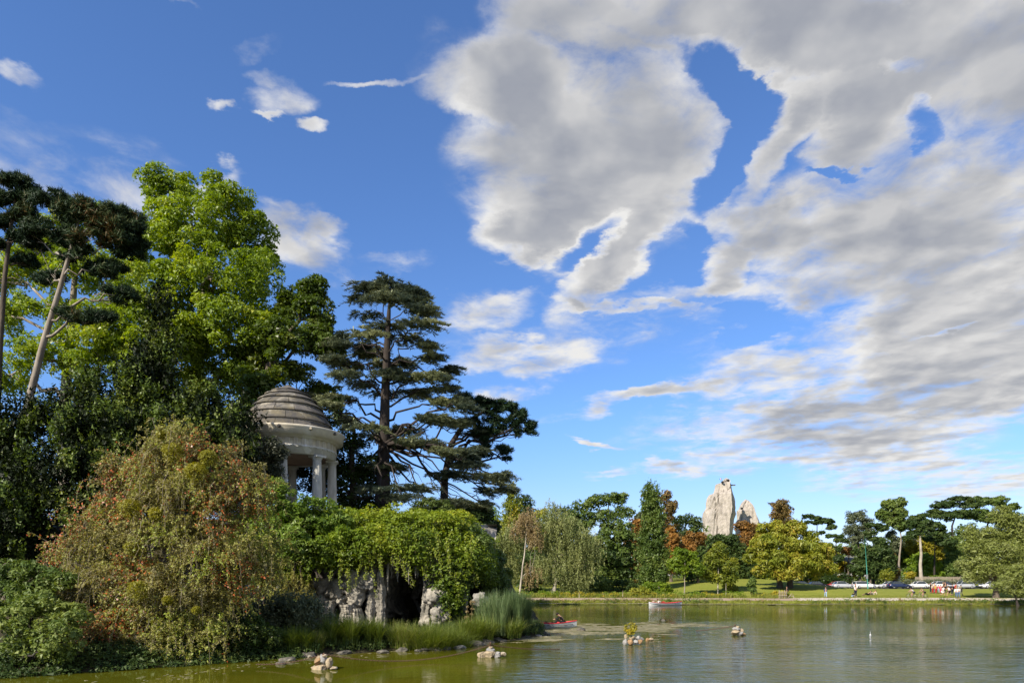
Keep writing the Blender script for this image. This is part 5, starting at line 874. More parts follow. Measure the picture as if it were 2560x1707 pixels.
clump('sedge_clump', 'green sedge clump under the stalactites, right of the lumpy rock', 'sedge', 918, 37.2, 2200, 1.3, .8, 'sedge', group=SG, droop=1.0, tint=(.1, .7))
clump('sedge_clump', 'bright green arching sedge just right of the dark cave water', 'sedge', 1008, 37.2, 2200, 1.35, 0.8, 'sedge', group=SG, droop=.9, tint=(.35, 1))
clump('sedge_clump', 'largest fountain of sedge in front of the cave mouth', 'sedge', 1070, 37.6, 3600, 2.0, .8, 'sedge', group=SG, droop=1.2)
clump('sedge_clump', 'tall sedge fountain between the cave and the reeds', 'sedge', 1138, 39.0, 2600, 1.7, .8, 'sedge', group=SG, droop=1.1, tint=(.1, .8))
clump('sedge_clump', 'tangled yellowing sedge at the foot of the reeds', 'sedge', 1195, 41.2, 3000, 1.5, 1.1, 'sedge', group=SG, droop=1.2)
clump('sedge_clump', 'low sedge trailing into the water under the reed tips', 'sedge', 1262, 43.4, 2400, 1.2, 1.2, 'sedge', group=SG, droop=1.2)
clump('sedge_clump', 'soft green grasses at the foot of the feathery shrub', 'sedge', 735, 34.6, 1800, 1.1, 1.1, 'sedge', group=SG, droop=1., tint=(.1, .7))
RG = 'reed stands at the right tip of the island'
clump('reed_stand', 'pale blue-green reeds left part of the reed bed by the ivy', 'reeds', 1225, 43.2, 1500, 2.6, .9, 'reed', wd=.035, droop=.35, group=RG, tint=(.4, 1))
clump('reed_stand', 'dense dark green reeds in the middle of the reed bed', 'reeds', 1275, 44.8, 2200, 2.7, 1.0, 'reed', wd=.035, droop=.3, group=RG)
clump('reed_stand', 'outermost dark reeds at the very right tip of the island', 'reeds', 1312, 45.4, 2000, 2.5, .55, 'reed', wd=.032, droop=.35, group=RG, tint=(0, .6))
for k, (px, py0, h) in enumerate(((1163, 1530, .9), (1175, 1530, 1.1))):
    x, Y = GX(px, 43), 43; c = thing('dry_flower_stalk', ['pinkish dry seed stalk left one between sedge and reeds', 'taller pinkish dry seed stalk between sedge and reeds'][k], 'plant', (x, Y, gz(x, Y))); mb = MB(); b0 = np.array([x, Y, gz(x, Y)]); q = curve(b0, b0 + [.15, 0, 1.6 + .3 * k], 6, wob=.02); mb.tube(q, .012, 4); mb.build('stalk', LM['tan'], c)
    mb = MB(); fill_leaves(mb, q[2:], np.tile([0, -1., 0], (4, 1)), .16, 260, .07); kind(mb.build('seed_head', LM['tan'], c), 'stuff')
M_wet = mat('wet_shore_stone', (.13, .12, .10), (.06, .056, .048), rough=.75, scale=4, bump=.03, c3=(.24, .21, .17))
M_grey = mat('white_grey_limestone', (.31, .30, .28), (.24, .23, .22), rough=.9, scale=4, bump=.05, c3=(.13, .12, .115), bscale=9)
M_warm = mat('warm_sandstone', (.38, .30, .19), (.22, .175, .12), rough=.9, scale=5, bump=.03, c3=(.34, .31, .26), bscale=10)
M_orange = mat('ochre_stone', (.34, .20, .09), (.22, .15, .09), rough=.9, scale=6, bump=.03, bscale=10)
def rockball(c, r, sd, lump=.5, sub=4): mb = MB(); mb.stone(c, r, sd, 12, .08 + lump * .16); return mb
ST = [(720, 1650, .45), (770, 1640, .5), (800, 1632, .4), (838, 1632, .35), (1005, 1627, .4), (1030, 1622, .35), (1060, 1626, .3), (1090, 1624, .4), (1115, 1622, .4), (1150, 1620, .35), (1190, 1612, .55), (1215, 1606, .5), (1240, 1600, .45), (1275, 1596, .5), (1300, 1592, .45), (1330, 1588, .5), (1345, 1590, .25), (960, 1632, .35), (860, 1634, .4), (1255, 1604, .3), (1315, 1594, .3), (1045, 1628, .22), (700, 1660, .25)]
WORD = ['first', 'second', 'third', 'fourth', 'fifth', 'sixth', 'seventh', 'eighth', 'ninth', 'tenth', 'eleventh', 'twelfth', 'thirteenth', 'fourteenth', 'fifteenth', 'sixteenth', 'seventeenth', 'eighteenth', 'nineteenth', 'twentieth', 'twenty-first', 'twenty-second', 'twenty-third', 'twenty-fourth', 'twenty-fifth', 'twenty-sixth', 'twenty-seventh']
for k, (px, py, r) in enumerate(sorted(ST)):
    Y = CAMZ * F / (py - HZ); c = P(px, py, Y); c[2] = .04; fr_ = r * rng.uniform(.7, 1.1)
    tag(rockball(c, (r * 1.0, r * .6, r * .38), 100 + k, .75, 3).build('shore_stone', M_wet if k % 9 != 4 else M_grey, None, c), f'{WORD[k]} wet stone from the left along the island waterline', 'stone', 'stones along the island shore')
lr = thing('limestone_boulder', 'jagged white-grey limestone boulder on the waterline left of the cave', 'boulder', P(932, 1625, 37))
for k, (px, py, r) in enumerate(((908, 1618, .3), (925, 1614, .36), (943, 1612, .30), (958, 1618, .28), (936, 1622, .32), (918, 1624, .25), (944, 1600, .16))):
    q = P(px, py, 37.2 + rng.uniform(-.2, .2)); rockball(q, (r, r * .7, r * .85), 140 + k, .8, 4).build('rock_lump', M_grey, lr)
# stone piles standing in the lake
def pile(label, base_px, base_py, stones, name='stone_pile'):
    Y = CAMZ * F / (base_py - HZ); t = thing(name, label, 'stone pile', (GX(base_px, Y), Y, 0), group='stone piles standing in the lake')
    for k, (px, py, rx, ry, dy, m_) in enumerate(stones):
        s = Y / F; c = P(px, py, Y + dy); c[2] = max(c[2], -.05); rockball(c, (rx * s, min(rx, 18) * s * .9, ry * s), int(px) + k * 7, .45, 3).build('stone', m_, t)
    return t, Y
p1, Y1 = pile('nearest stone pile in the lake, topped by the rusty chain', 805, 1672, [(800, 1667, 20, 9, 0, M_warm), (794, 1652, 10, 12, 0, M_orange), (808, 1648, 12, 14, .1, M_grey), (824, 1655, 9, 15, 0, M_warm), (834, 1669, 9, 5, -.1, M_warm), (812, 1638, 6, 5, 0, M_warm), (798, 1643, 7, 6, 0, M_warm)])
p2, Y2 = pile('low pale stone pile with the rusty chain post, second from the left', 1230, 1642, [(1205, 1637, 12, 8, 0, M_warm), (1225, 1634, 16, 10, 0, M_warm), (1226, 1625, 10, 7, 0, M_grey), (1243, 1636, 12, 7, 0, M_grey), (1257, 1635, 8, 6, 0, M_warm), (1226, 1618, 6, 5, 0, M_warm)])
p3, Y3 = pile('square stone pile with yellow leafy seedlings growing from it', 1585, 1611, [(1563, 1604, 6, 9, 0, M_grey), (1576, 1604, 7, 8, 0, M_orange), (1589, 1604, 7, 6, 0, M_grey), (1601, 1604, 7, 6, 0, M_orange), (1581, 1593, 8, 5, .1, M_warm), (1596, 1594, 8, 6, .1, M_grey), (1604, 1597, 6, 6, .2, M_grey), (1565, 1590, 5, 7, .1, M_warm), (1590, 1598, 6, 5, .4, M_wet)])
p4, Y4 = pile('small square-topped stone pile near the middle of the lake', 1843, 1588, [(1838, 1580, 12, 7, 0, M_warm), (1848, 1582, 10, 6, 0, M_grey), (1840, 1572, 9, 5, 0, M_grey), (1851, 1575, 8, 5, .1, M_warm), (1858, 1585, 6, 4, 0, M_orange), (1844, 1568, 6, 4, 0, M_warm)])
p5, Y5 = pile('lone half-sunk pinkish stone right of the seedling pile', 1622, 1600, [(1619, 1597, 6, 4, 0, M_orange), (1628, 1597, 6, 4, 0, M_warm)])
mo = thing('twig_mound', 'dark twiggy nest mound standing in the open lake', 'mound', (GX(1661, 62), 62, 0)); rockball(P(1661, 1558, 62), (.5, .45, .42), 9, .7, 3).build('earth_lump', M_wet, mo); rockball(P(1650, 1560, 62), (.36, .35, .25), 12, .7, 3).build('earth_lump', M_wet, mo)
mb = MB()
for k in range(160): c = P(1660 + rng.normal() * 8, 1557 + rng.normal() * 3, 61.8); d = unit(rng.normal(size=3) + [0, 0, .6]) * rng.uniform(.2, .45); mb.tube([c, c + d], [.012, .005], 3)
mb.build('twigs', BARK_DARK, mo)
tag(rockball(P(1450, 1577, 50.5) * [1, 1, 0] + [0, 0, .04], (.34, .3, .18), 77, .8, 3).build('shore_stone', M_wet, None, P(1450, 1577, 50.5) * [1, 1, 0]), 'weed-covered grey stone in the shallows below the rowing boat', 'stone')
tag(rockball(P(1372, 1588, 46.5) * [1, 1, 0] + [0, 0, .03], (.16, .16, .10), 78, .8, 3).build('shore_stone', M_wet, None, P(1372, 1588, 46.5) * [1, 1, 0]), 'small round dark stone just off the reed tip', 'stone')
sp_ = thing('seedling', 'yellow-green leafy seedlings sprouting from the square stone pile', 'plant', P(1575, 1590, Y3)); s_ = MB(); f_ = MB()
for (x0, x1, y1) in ((1572, 1566, 1563), (1575, 1578, 1559), (1578, 1584, 1558), (1582, 1590, 1566), (1570, 1570, 1572), (1576, 1574, 1575)):
    q = curve(P(x0, 1592, Y3), P(x1, y1, Y3), 6, wob=.02); s_.tube(q, .012, 4); C = q[2:]; fill_leaves(f_, C, np.tile([-.3, -.6, .5], (len(C), 1)), .14, 120, .11, asp=.6)
s_.build('stems', LM['gold'], sp_); f_.build('leaves', LM['yellow'], sp_)
# iron posts and chains: every link is a bent ring
def chain(label, a, b_, sag, link=.085, r=.011, every=1):
    a, b_ = np.array(a), np.array(b_); n = 60; t = np.linspace(0, 1, n); q = a + (b_ - a) * t[:, None]; q[:, 2] -= sag * 4 * t * (1 - t); q[:, 2] = np.maximum(q[:, 2], -.02)
    ln = np.concatenate([[0], np.cumsum(np.linalg.norm(np.diff(q, axis=0), axis=1))]); K = int(ln[-1] / (link * .78)); mb = MB()
    u = np.arange(16) / 16 * 2 * math.pi; root = thing('chain', label, 'chain', a, group='rusty chains between the stone piles')
    for k in range(K):
        s = (k + .5) / K * ln[-1]; c = np.array([np.interp(s, ln, q[:, j]) for j in range(3)]); d = unit(np.array([np.interp(min(s + .05, ln[-1]), ln, q[:, j]) for j in range(3)]) - np.array([np.interp(max(s - .05, 0), ln, q[:, j]) for j in range(3)]))
        up = unit(np.cross(d, [0, 1, 0.])) if k % 2 else np.array([0, 1., 0]); up = unit(up - d * up.dot(d)); v = []
        m_ = 8; uu = np.arange(m_) / m_ * 2 * math.pi; ctr = c + np.outer(np.cos(uu) * link * .5, d) + np.outer(np.sin(uu) * link * .32, up); nn = unit(np.outer(np.cos(uu), d) + np.outer(np.sin(uu), up)); ot = np.cross(d, up)
        for w_ in range(4): v.append(ctr + r * (nn * math.cos(w_ * math.pi / 2) + ot * math.sin(w_ * math.pi / 2)))
        v = np.stack(v, 1).reshape(-1, 3); i = np.arange(m_)[:, None] * 4; j = np.arange(4)[None]; i2 = (np.arange(m_)[:, None] + 1) % m_ * 4; j2 = (j + 1) % 4
        mb.add(v, np.stack([i + j, i + j2, i2 + j2, i2 + j], -1).reshape(-1, 4))
    kind(mb.build('chain_links', M_iron, root), 'stuff'); return root
def post(label, c, h=.3): 
    t = thing('iron_post', label, 'post', c); mb = MB(); mb.tube([np.array(c) - [0, 0, .25], np.array(c) + [0, 0, h]], [.035, .03], 8); mb.build('shaft', M_iron, t); mb = MB(); mb.ball(np.array(c) + [0, 0, h + .02], .05, .1, 2); mb.build('post_head', M_iron, t)
top1, top2, top4 = P(810, 1640, Y1), P(1226, 1616, Y2), P(1838, 1567, Y4)
post('short rusty post on the nearest stone pile', top1, .08); post('short rusty post on the low pale stone pile', top2, .16); post('short rusty post on the stone pile in the middle of the lake', top4, .14)
e = np.array([0, 0, .1]); c0 = P(640, 1668, CAMZ * F / (1668 - HZ)); c0[2] = .15
chain('chain from the shore at the left to the nearest stone pile', c0, top1 + e, .14)
chain('long sagging chain between the nearest pile and the low pale pile', top1 + e, top2 + e, .52)
chain('chain trailing from the low pale pile into the algae', top2 + e, P(1400, 1622, CAMZ * F / (1622 - HZ)) + [0, 0, .02], .10)
chain('chain running from the mid-lake pile back towards the mound', top4 + e, P(1740, 1576, CAMZ * F / (1576 - HZ)) + [0, 0, .01], .05)
# algae mats: flat irregular floating rafts
M_alg = mat('floating_algae', (.20, .18, .10), (.11, .105, .045), rough=.8, scale=3, bump=.01, c3=(.30, .26, .17))
mb = MB(); nA = 0
def raft(cx, cy, rx, ry, sd):
    n = 22; th = np.arange(n) / n * 2 * math.pi; k = .55 + .9 * fbm(np.stack([np.cos(th) * 1.6 + sd, np.sin(th) * 1.6, th * 0 + sd * .7], 1), 3, 6); v = np.stack([cx + rx * k * np.cos(th), cy + ry * k * np.sin(th), np.full(n, .004 + rng.random() * .006)], 1)
    v2 = v * [1, 1, 0] + [0, 0, -.01]; mb.add(np.vstack([v, [(cx, cy, v[0, 2] + .002)], v2]), [(i, (i + 1) % n, n) for i in range(n)]); mb.more([(n + 1 + i, n + 1 + (i + 1) % n, (i + 1) % n, i) for i in range(n)])
spots = []
for k in range(1500):
    px = rng.uniform(1240, 1830); pc = 1568 + (1540 - px) * .055 + rng.normal() * 12; 
    if px > 1640: pc = 1572 + rng.normal() * 6 - (px - 1640) * .02
    if pc < 1553 or pc > 1628 or (px < 1430 and pc < 1573): continue
    Y = CAMZ * F / (pc - HZ); x = GX(px, Y)
    if fbm(np.array([[x * .3, Y * .55, 2.]]), 3, 9)[0] < .53: continue
    raft(x, Y, rng.uniform(.08, .8), rng.uniform(.04, .30), k)
for k in range(130):
    px = rng.uniform(200, 1300); Y = float(shoreY(GX(px, 36))) - rng.uniform(.2, 2.5); raft(GX(px, Y), Y, rng.uniform(.03, .10), rng.uniform(.03, .08), k)
kind(mb.build('algae_mat', M_alg), 'stuff', 'beige floating algae mats off the island tip')
# ------------------------------------------------------------------ cars parked behind the lawn
M_glass = mat('car_glass', (.03, .04, .05), rough=.08, spec=.8); M_tyre = mat('tyre_rubber', (.02, .02, .02), rough=.9); M_rim = mat('alloy_rim', (.45, .45, .46), rough=.35, metal=.8)
M_head = mat('headlamp_glass', (.7, .7, .7), rough=.15); M_tail = mat('tail_lamp', (.35, .01, .01), rough=.25); M_trim = mat('black_trim', (.03, .03, .03), rough=.6)
PAINT = {'white': (.72, .72, .70), 'silver': (.42, .43, .45), 'navy': (.015, .025, .07), 'black': (.012, .012, .014), 'red': (.35, .012, .012), 'grey': (.12, .125, .13)}
PM = {k: mat(k + '_car_paint', v, rough=.22, spec=.6, metal=.15) for k, v in PAINT.items()}
def car(label, paint, x, y, face, kindc='hatch', ln=4.2, hh=1.45):
    t = thing('parked_car', label, 'car', (x, y, ROADZ), 0 if face > 0 else math.pi, group='cars parked behind the lawn', local=True)
    h = ln / 2; est = kindc == 'estate'; van = kindc == 'van'
    # stations along the car: x, half width, bottom, bonnet/belt height
    stn = [(-h, .62, .42, .62), (-h + .06, .78, .30, .80), (-h + .35, .84, .22, .90), (-h * .45, .86, .20, .93), (0, .87, .20, .92), (h * .38, .87, .20, .90), (h * .55, .85, .20, .86), (h * .85, .80, .22, .74), (h - .05, .70, .30, .62), (h, .58, .40, .54)]
    mb = MB(); V = []
    for (xs, w, b, z) in stn: V.append([(xs, -w * .93, b), (xs, -w, b + .16), (xs, -w * 1.0, (b + z) / 2 + .04), (xs, -w * .93, z - .03), (xs, -w * .72, z), (xs, w * .72, z), (xs, w * .93, z - .03), (xs, w, (b + z) / 2 + .04), (xs, w, b + .16), (xs, w * .93, b)])
    V = np.array(V).reshape(-1, 3); n = 10; i = np.arange(len(stn) - 1)[:, None] * n; j = np.arange(n)[None]; j2 = (j + 1) % n
    mb.add(V, np.stack([i + j, i + j2, i + n + j2, i + n + j], -1).reshape(-1, 4), .5, 0, True)
    for e, o_ in ((0, -1), ((len(stn) - 1) * n, 1)):
        r = [e + k for k in range(n)][::o_]; mb.more([(r[0], r[k], r[k + 1]) for k in range(1, n - 1)])
    for sx in (-1, 1):
        for sy in (-1, 1):                                       # wheel arches
            cx = sx * h * .62; th = np.linspace(0, math.pi, 9); mb.tube(np.stack([cx + .37 * np.cos(th), np.full(9, sy * .86), .31 + .37 * np.sin(th)], 1), .035, 5)
    body = mb.build('body', PM[paint], t)
    rear = -h * (.93 if (est or van) else .80); fr = h * .34; r0 = rear + (.12 if est or van else .42); r1 = fr - .72
    def cab(w0, w1, zt, grow, fx=0):
        return [(rear - fx, .90 + grow, w0), (r0 - fx, zt, w1), (r1 + fx, zt, w1), (fr + fx, .88 + grow, w0)]
    mb = MB(); c = cab(.76, .60, hh - .05, 0); v = [(x_, sy * w_, z_) for sy in (-1, 1) for (x_, z_, w_) in c]; mb.add(v, [(0, 1, 2, 3), (7, 6, 5, 4), (0, 4, 5, 1), (1, 5, 6, 2), (2, 6, 7, 3)]); mb.build('windows', M_glass, t)
    mb = MB(); V = []
    for (xs, z) in ((r0 - .08, hh - .07), (r0 + .1, hh - .015), ((r0 + r1) / 2, hh), (r1 - .1, hh - .02), (r1 + .06, hh - .07)): V += [(xs, -.61, z - .04), (xs, -.5, z), (xs, .5, z), (xs, .61, z - .04)]
    i = np.arange(4)[:, None] * 4; j = np.arange(3)[None]; mb.add(V, np.stack([i + j, i + j + 1, i + 5 + j, i + 4 + j], -1).reshape(-1, 4), .5, 0, True)
    mb.add([(r0 - .08, -.61, hh - .12), (r1 + .06, -.61, hh - .12), (r1 + .06, .61, hh - .12), (r0 - .08, .61, hh - .12)], [(3, 2, 1, 0)]); mb.build('roof', PM[paint], t)
    for sy in (-1, 1):
        for k, (xa, za, xb, zb_) in enumerate(((fr, .89, r1 + .02, hh - .06), (rear, .9, r0, hh - .06), ((fr + rear) / 2 + .05, .9, (fr + rear) / 2, hh - .06), ((rear * 1.5 + fr * .5) / 2, .9, (rear * 1.4 + fr * .6) / 2 + .03, hh - .06))):
            mb = MB(); mb.tube([(xa, sy * .765, za), (xb, sy * .62, zb_)], .035 if k < 2 else .025, 5); mb.build('window_pillar', PM[paint] if k < 2 else M_trim, t)
    for sx in (-1, 1):
        for sy in (-1, 1):
            cx, cy = sx * h * .62, sy * .76; prof = [(.20, -.09), (.29, -.10), (.31, -.05), (.31, .05), (.29, .10), (.20, .09)]; th = np.arange(20) / 20 * 2 * math.pi; mb = MB()
            v = np.stack([np.array([[cx + r * math.cos(a), cy + d, .31 + r * math.sin(a)] for a in th]) for (r, d) in prof]).reshape(-1, 3); i = np.arange(5)[:, None] * 20; j = np.arange(20)[None]; j2 = (j + 1) % 20; mb.add(v, np.stack([i + j, i + j2, i + 20 + j2, i + 20 + j], -1).reshape(-1, 4), .5, 0, True); w_ = mb.build('wheel', M_tyre, t)
            mb = MB(); mb.tube([(cx, cy - .07, .31), (cx, cy + .07, .31)], .205, 14)
            for a in range(5): mb.box((cx + .11 * math.cos(a * 1.257), cy + sy * .075, .31 + .11 * math.sin(a * 1.257)), (.05, .02, .05))
            mb.build('rim', M_rim, w_)
        for sy in (-1, 1):
            mb = MB(); mb.ball((sx * (h - .10), sy * .60, .68 if sx > 0 else .76), (.10, .14, .075 if sx > 0 else .13), 0, 2); mb.build('headlight' if sx > 0 else 'tail_light', M_head if sx > 0 else M_tail, t)
        mb = MB(); mb.box((sx * (h + .005), 0, .42), (.05, 1.1, .12)); mb.build('bumper', M_trim, t)
    for sy in (-1, 1): mb = MB(); mb.ball((fr - .18, sy * .93, .95), (.06, .10, .07), 0, 2); mb.build('wing_mirror', PM[paint], t)
    return t
YC = 138.
CARS = [(1985, 'black', 1, 'hatch', 'dark car half hidden behind the oak, leftmost of the row', 4.2, -.0), (2010, 'navy', 1, 'hatch', 'dark car just right of the oak trunks', 4.2, 0), (2046, 'black', 1, 'saloon', 'black car with bright windscreen left of the silver one', 4.5, 0), (2086, 'red', -1, 'hatch', 'red car almost hidden at the foot of the black bush', 3.9, 1.5), (2108, 'silver', 1, 'saloon', 'silver car in front of the black clipped bush', 4.4, 0),
        (2163, 'white', 1, 'van', 'white estate car beside the man in white', 4.9, 0), (2220, 'silver', -1, 'hatch', 'silver car right of the green mast', 4.2, .8), (2247, 'navy', 1, 'saloon', 'navy blue car overlapping the silver one', 4.4, -.8), (2292, 'white', -1, 'hatch', 'white-silver car left of the walkers group', 4.2, 0), (2340, 'white', -1, 'hatch', 'white car directly behind the group of children', 4.2, 0), (2366, 'black', 1, 'van', 'black car behind the right side of the group', 4.3, 1.2),
        (2405, 'silver', -1, 'hatch', 'tall silver car with red tail light, clearest in the row', 4.7, -1.6), (2443, 'navy', 1, 'hatch', 'dark car half hidden right of the tall silver car', 4.2, 1), (2478, 'white', -1, 'hatch', 'last white car, partly behind the willow branches', 4.3, -.5)]
for (px, pc, fc, kc, lab, ln, dy) in CARS: car(lab, pc, GX(px, YC + 1.8 + dy), YC + 1.8 + dy, fc, kc, ln, 1.62 if 'tall' in lab else 1.45)
# ------------------------------------------------------------------ people
SKIN = mat('skin', (.42, .24, .16), (.36, .20, .13), rough=.6, scale=8)
HAIR = {'dark': mat('dark_hair', (.02, .014, .01), rough=.7), 'brown': mat('brown_hair', (.09, .05, .025), rough=.7), 'fair': mat('fair_hair', (.30, .20, .09), rough=.7), 'grey': mat('grey_hair', (.35, .34, .33), rough=.7)}
CL = {}
def cloth(c):
    if c not in CL: CL[c] = mat('cloth_' + {(.8, .8, .78): 'white', (.02, .025, .05): 'navy', (.10, .16, .26): 'denim', (.012, .012, .014): 'black', (.45, .02, .02): 'red', (.60, .03, .15): 'pink', (.65, .45, .02): 'yellow', (.25, .23, .16): 'khaki', (.30, .42, .55): 'pale_blue', (.55, .48, .38): 'beige', (.18, .19, .10): 'olive', (.05, .07, .15): 'blue'}.get(c, 'plain'), c, tuple(x * .7 for x in c), rough=.9, scale=6)
    return CL[c]
def skin_obj(name, pts, edges, rad, material, parent, root=0, sub=1):
    me = bpy.data.meshes.new(name); me.from_pydata([tuple(p) for p in pts], edges, []); o = bpy.data.objects.new(name, me); COL.objects.link(o); o.parent = parent
    md = o.modifiers.new('Skin', 'SKIN'); md.use_smooth_shade = True
    for k, v in enumerate(me.skin_vertices[0].data): v.radius = (rad[k], rad[k]) if not isinstance(rad[k], tuple) else rad[k]; v.use_root = (k == root)
    sb = o.modifiers.new('Subdivision', 'SUBSURF'); sb.levels = sub; sb.render_levels = sub; me.materials.append(material); return o
POSES = {  # joints in units of height 1.0, facing -Y; x is the figure's left
 'stand': dict(pel=(0, 0, .52), ch=(0, 0, .72), nk=(0, 0, .83), hd=(0, -.01, .93), ls=(.105, 0, .80), rs=(-.105, 0, .80), le=(.14, .02, .64), re=(-.14, .02, .64), lw=(.14, -.03, .49), rw=(-.14, -.03, .49), lh=(.05, 0, .50), rh=(-.05, 0, .50), lk=(.055, -.01, .28), rk=(-.055, -.01, .28), la=(.06, .01, .045), ra=(-.06, .01, .045)),
 'walk': dict(pel=(0, 0, .52), ch=(0, -.01, .72), nk=(0, -.02, .83), hd=(0, -.035, .93), ls=(.105, 0, .80), rs=(-.105, 0, .80), le=(.13, .06, .65), re=(-.13, -.05, .65), lw=(.12, .05, .50), rw=(-.12, -.12, .53), lh=(.05, 0, .50), rh=(-.05, 0, .50), lk=(.055, -.09, .29), rk=(-.055, .0, .28), la=(.055, -.12, .045), ra=(-.055, .14, .075)),
 'run': dict(pel=(0, 0, .53), ch=(0, -.05, .72), nk=(0, -.08, .83), hd=(0, -.10, .92), ls=(.105, -.05, .80), rs=(-.105, -.05, .80), le=(.14, .08, .68), re=(-.14, -.16, .68), lw=(.12, -.04, .62), rw=(-.08, -.24, .76), lh=(.05, 0, .51), rh=(-.05, 0, .51), lk=(.055, -.20, .38), rk=(-.055, .06, .29), la=(.055, -.20, .15), ra=(-.055, .28, .22)),
 'arms_up': dict(pel=(0, 0, .52), ch=(0, 0, .72), nk=(0, 0, .83), hd=(0, -.01, .93), ls=(.105, 0, .80), rs=(-.105, 0, .80), le=(.20, -.03, .86), re=(-.20, -.03, .84), lw=(.13, -.10, .97), rw=(-.12, -.10, .95), lh=(.05, 0, .50), rh=(-.05, 0, .50), lk=(.06, 0, .28), rk=(-.06, 0, .28), la=(.075, .01, .045), ra=(-.075, .01, .045)),
 'crouch': dict(pel=(0, .06, .20), ch=(0, -.06, .38), nk=(0, -.10, .47), hd=(0, -.14, .56), ls=(.10, -.08, .45), rs=(-.10, -.08, .45), le=(.13, -.16, .33), re=(-.13, -.16, .33), lw=(.06, -.24, .28), rw=(-.06, -.24, .28), lh=(.05, .05, .19), rh=(-.05, .05, .19), lk=(.08, -.17, .28), rk=(-.08, -.17, .28), la=(.07, -.02, .045), ra=(-.07, -.02, .045)),
 'sit_row': dict(pel=(0, .04, .10), ch=(0, -.05, .29), nk=(0, -.13, .40), hd=(0, -.22, .47), ls=(.10, -.10, .38), rs=(-.10, -.10, .38), le=(.13, -.20, .27), re=(-.13, -.20, .27), lw=(.09, -.33, .25), rw=(-.09, -.33, .25), lh=(.05, .03, .10), rh=(-.05, .03, .10), lk=(.07, -.22, .20), rk=(-.07, -.22, .20), la=(.07, -.38, .04), ra=(-.07, -.38, .04)),
 'recline': dict(pel=(0, 0, .10), ch=(0, .18, .20), nk=(0, .27, .27), hd=(0, .31, .36), ls=(.10, .25, .25), rs=(-.10, .25, .25), le=(.16, .30, .13), re=(-.16, .30, .13), lw=(.17, .22, .03), rw=(-.17, .22, .03), lh=(.05, -.01, .09), rh=(-.05, -.01, .09), lk=(.07, -.20, .22), rk=(-.07, -.22, .10), la=(.07, -.40, .05), ra=(-.07, -.45, .05)),
 'cycle': dict(pel=(0, .10, .56), ch=(0, -.06, .70), nk=(0, -.15, .80), hd=(0, -.20, .89), ls=(.10, -.12, .77), rs=(-.10, -.12, .77), le=(.14, -.22, .66), re=(-.14, -.22, .66), lw=(.13, -.34, .60), rw=(-.13, -.34, .60), lh=(.05, .09, .54), rh=(-.05, .09, .54), lk=(.06, -.14, .44), rk=(-.06, -.10, .33), la=(.07, -.02, .27), ra=(-.07, -.04, .11)),
}
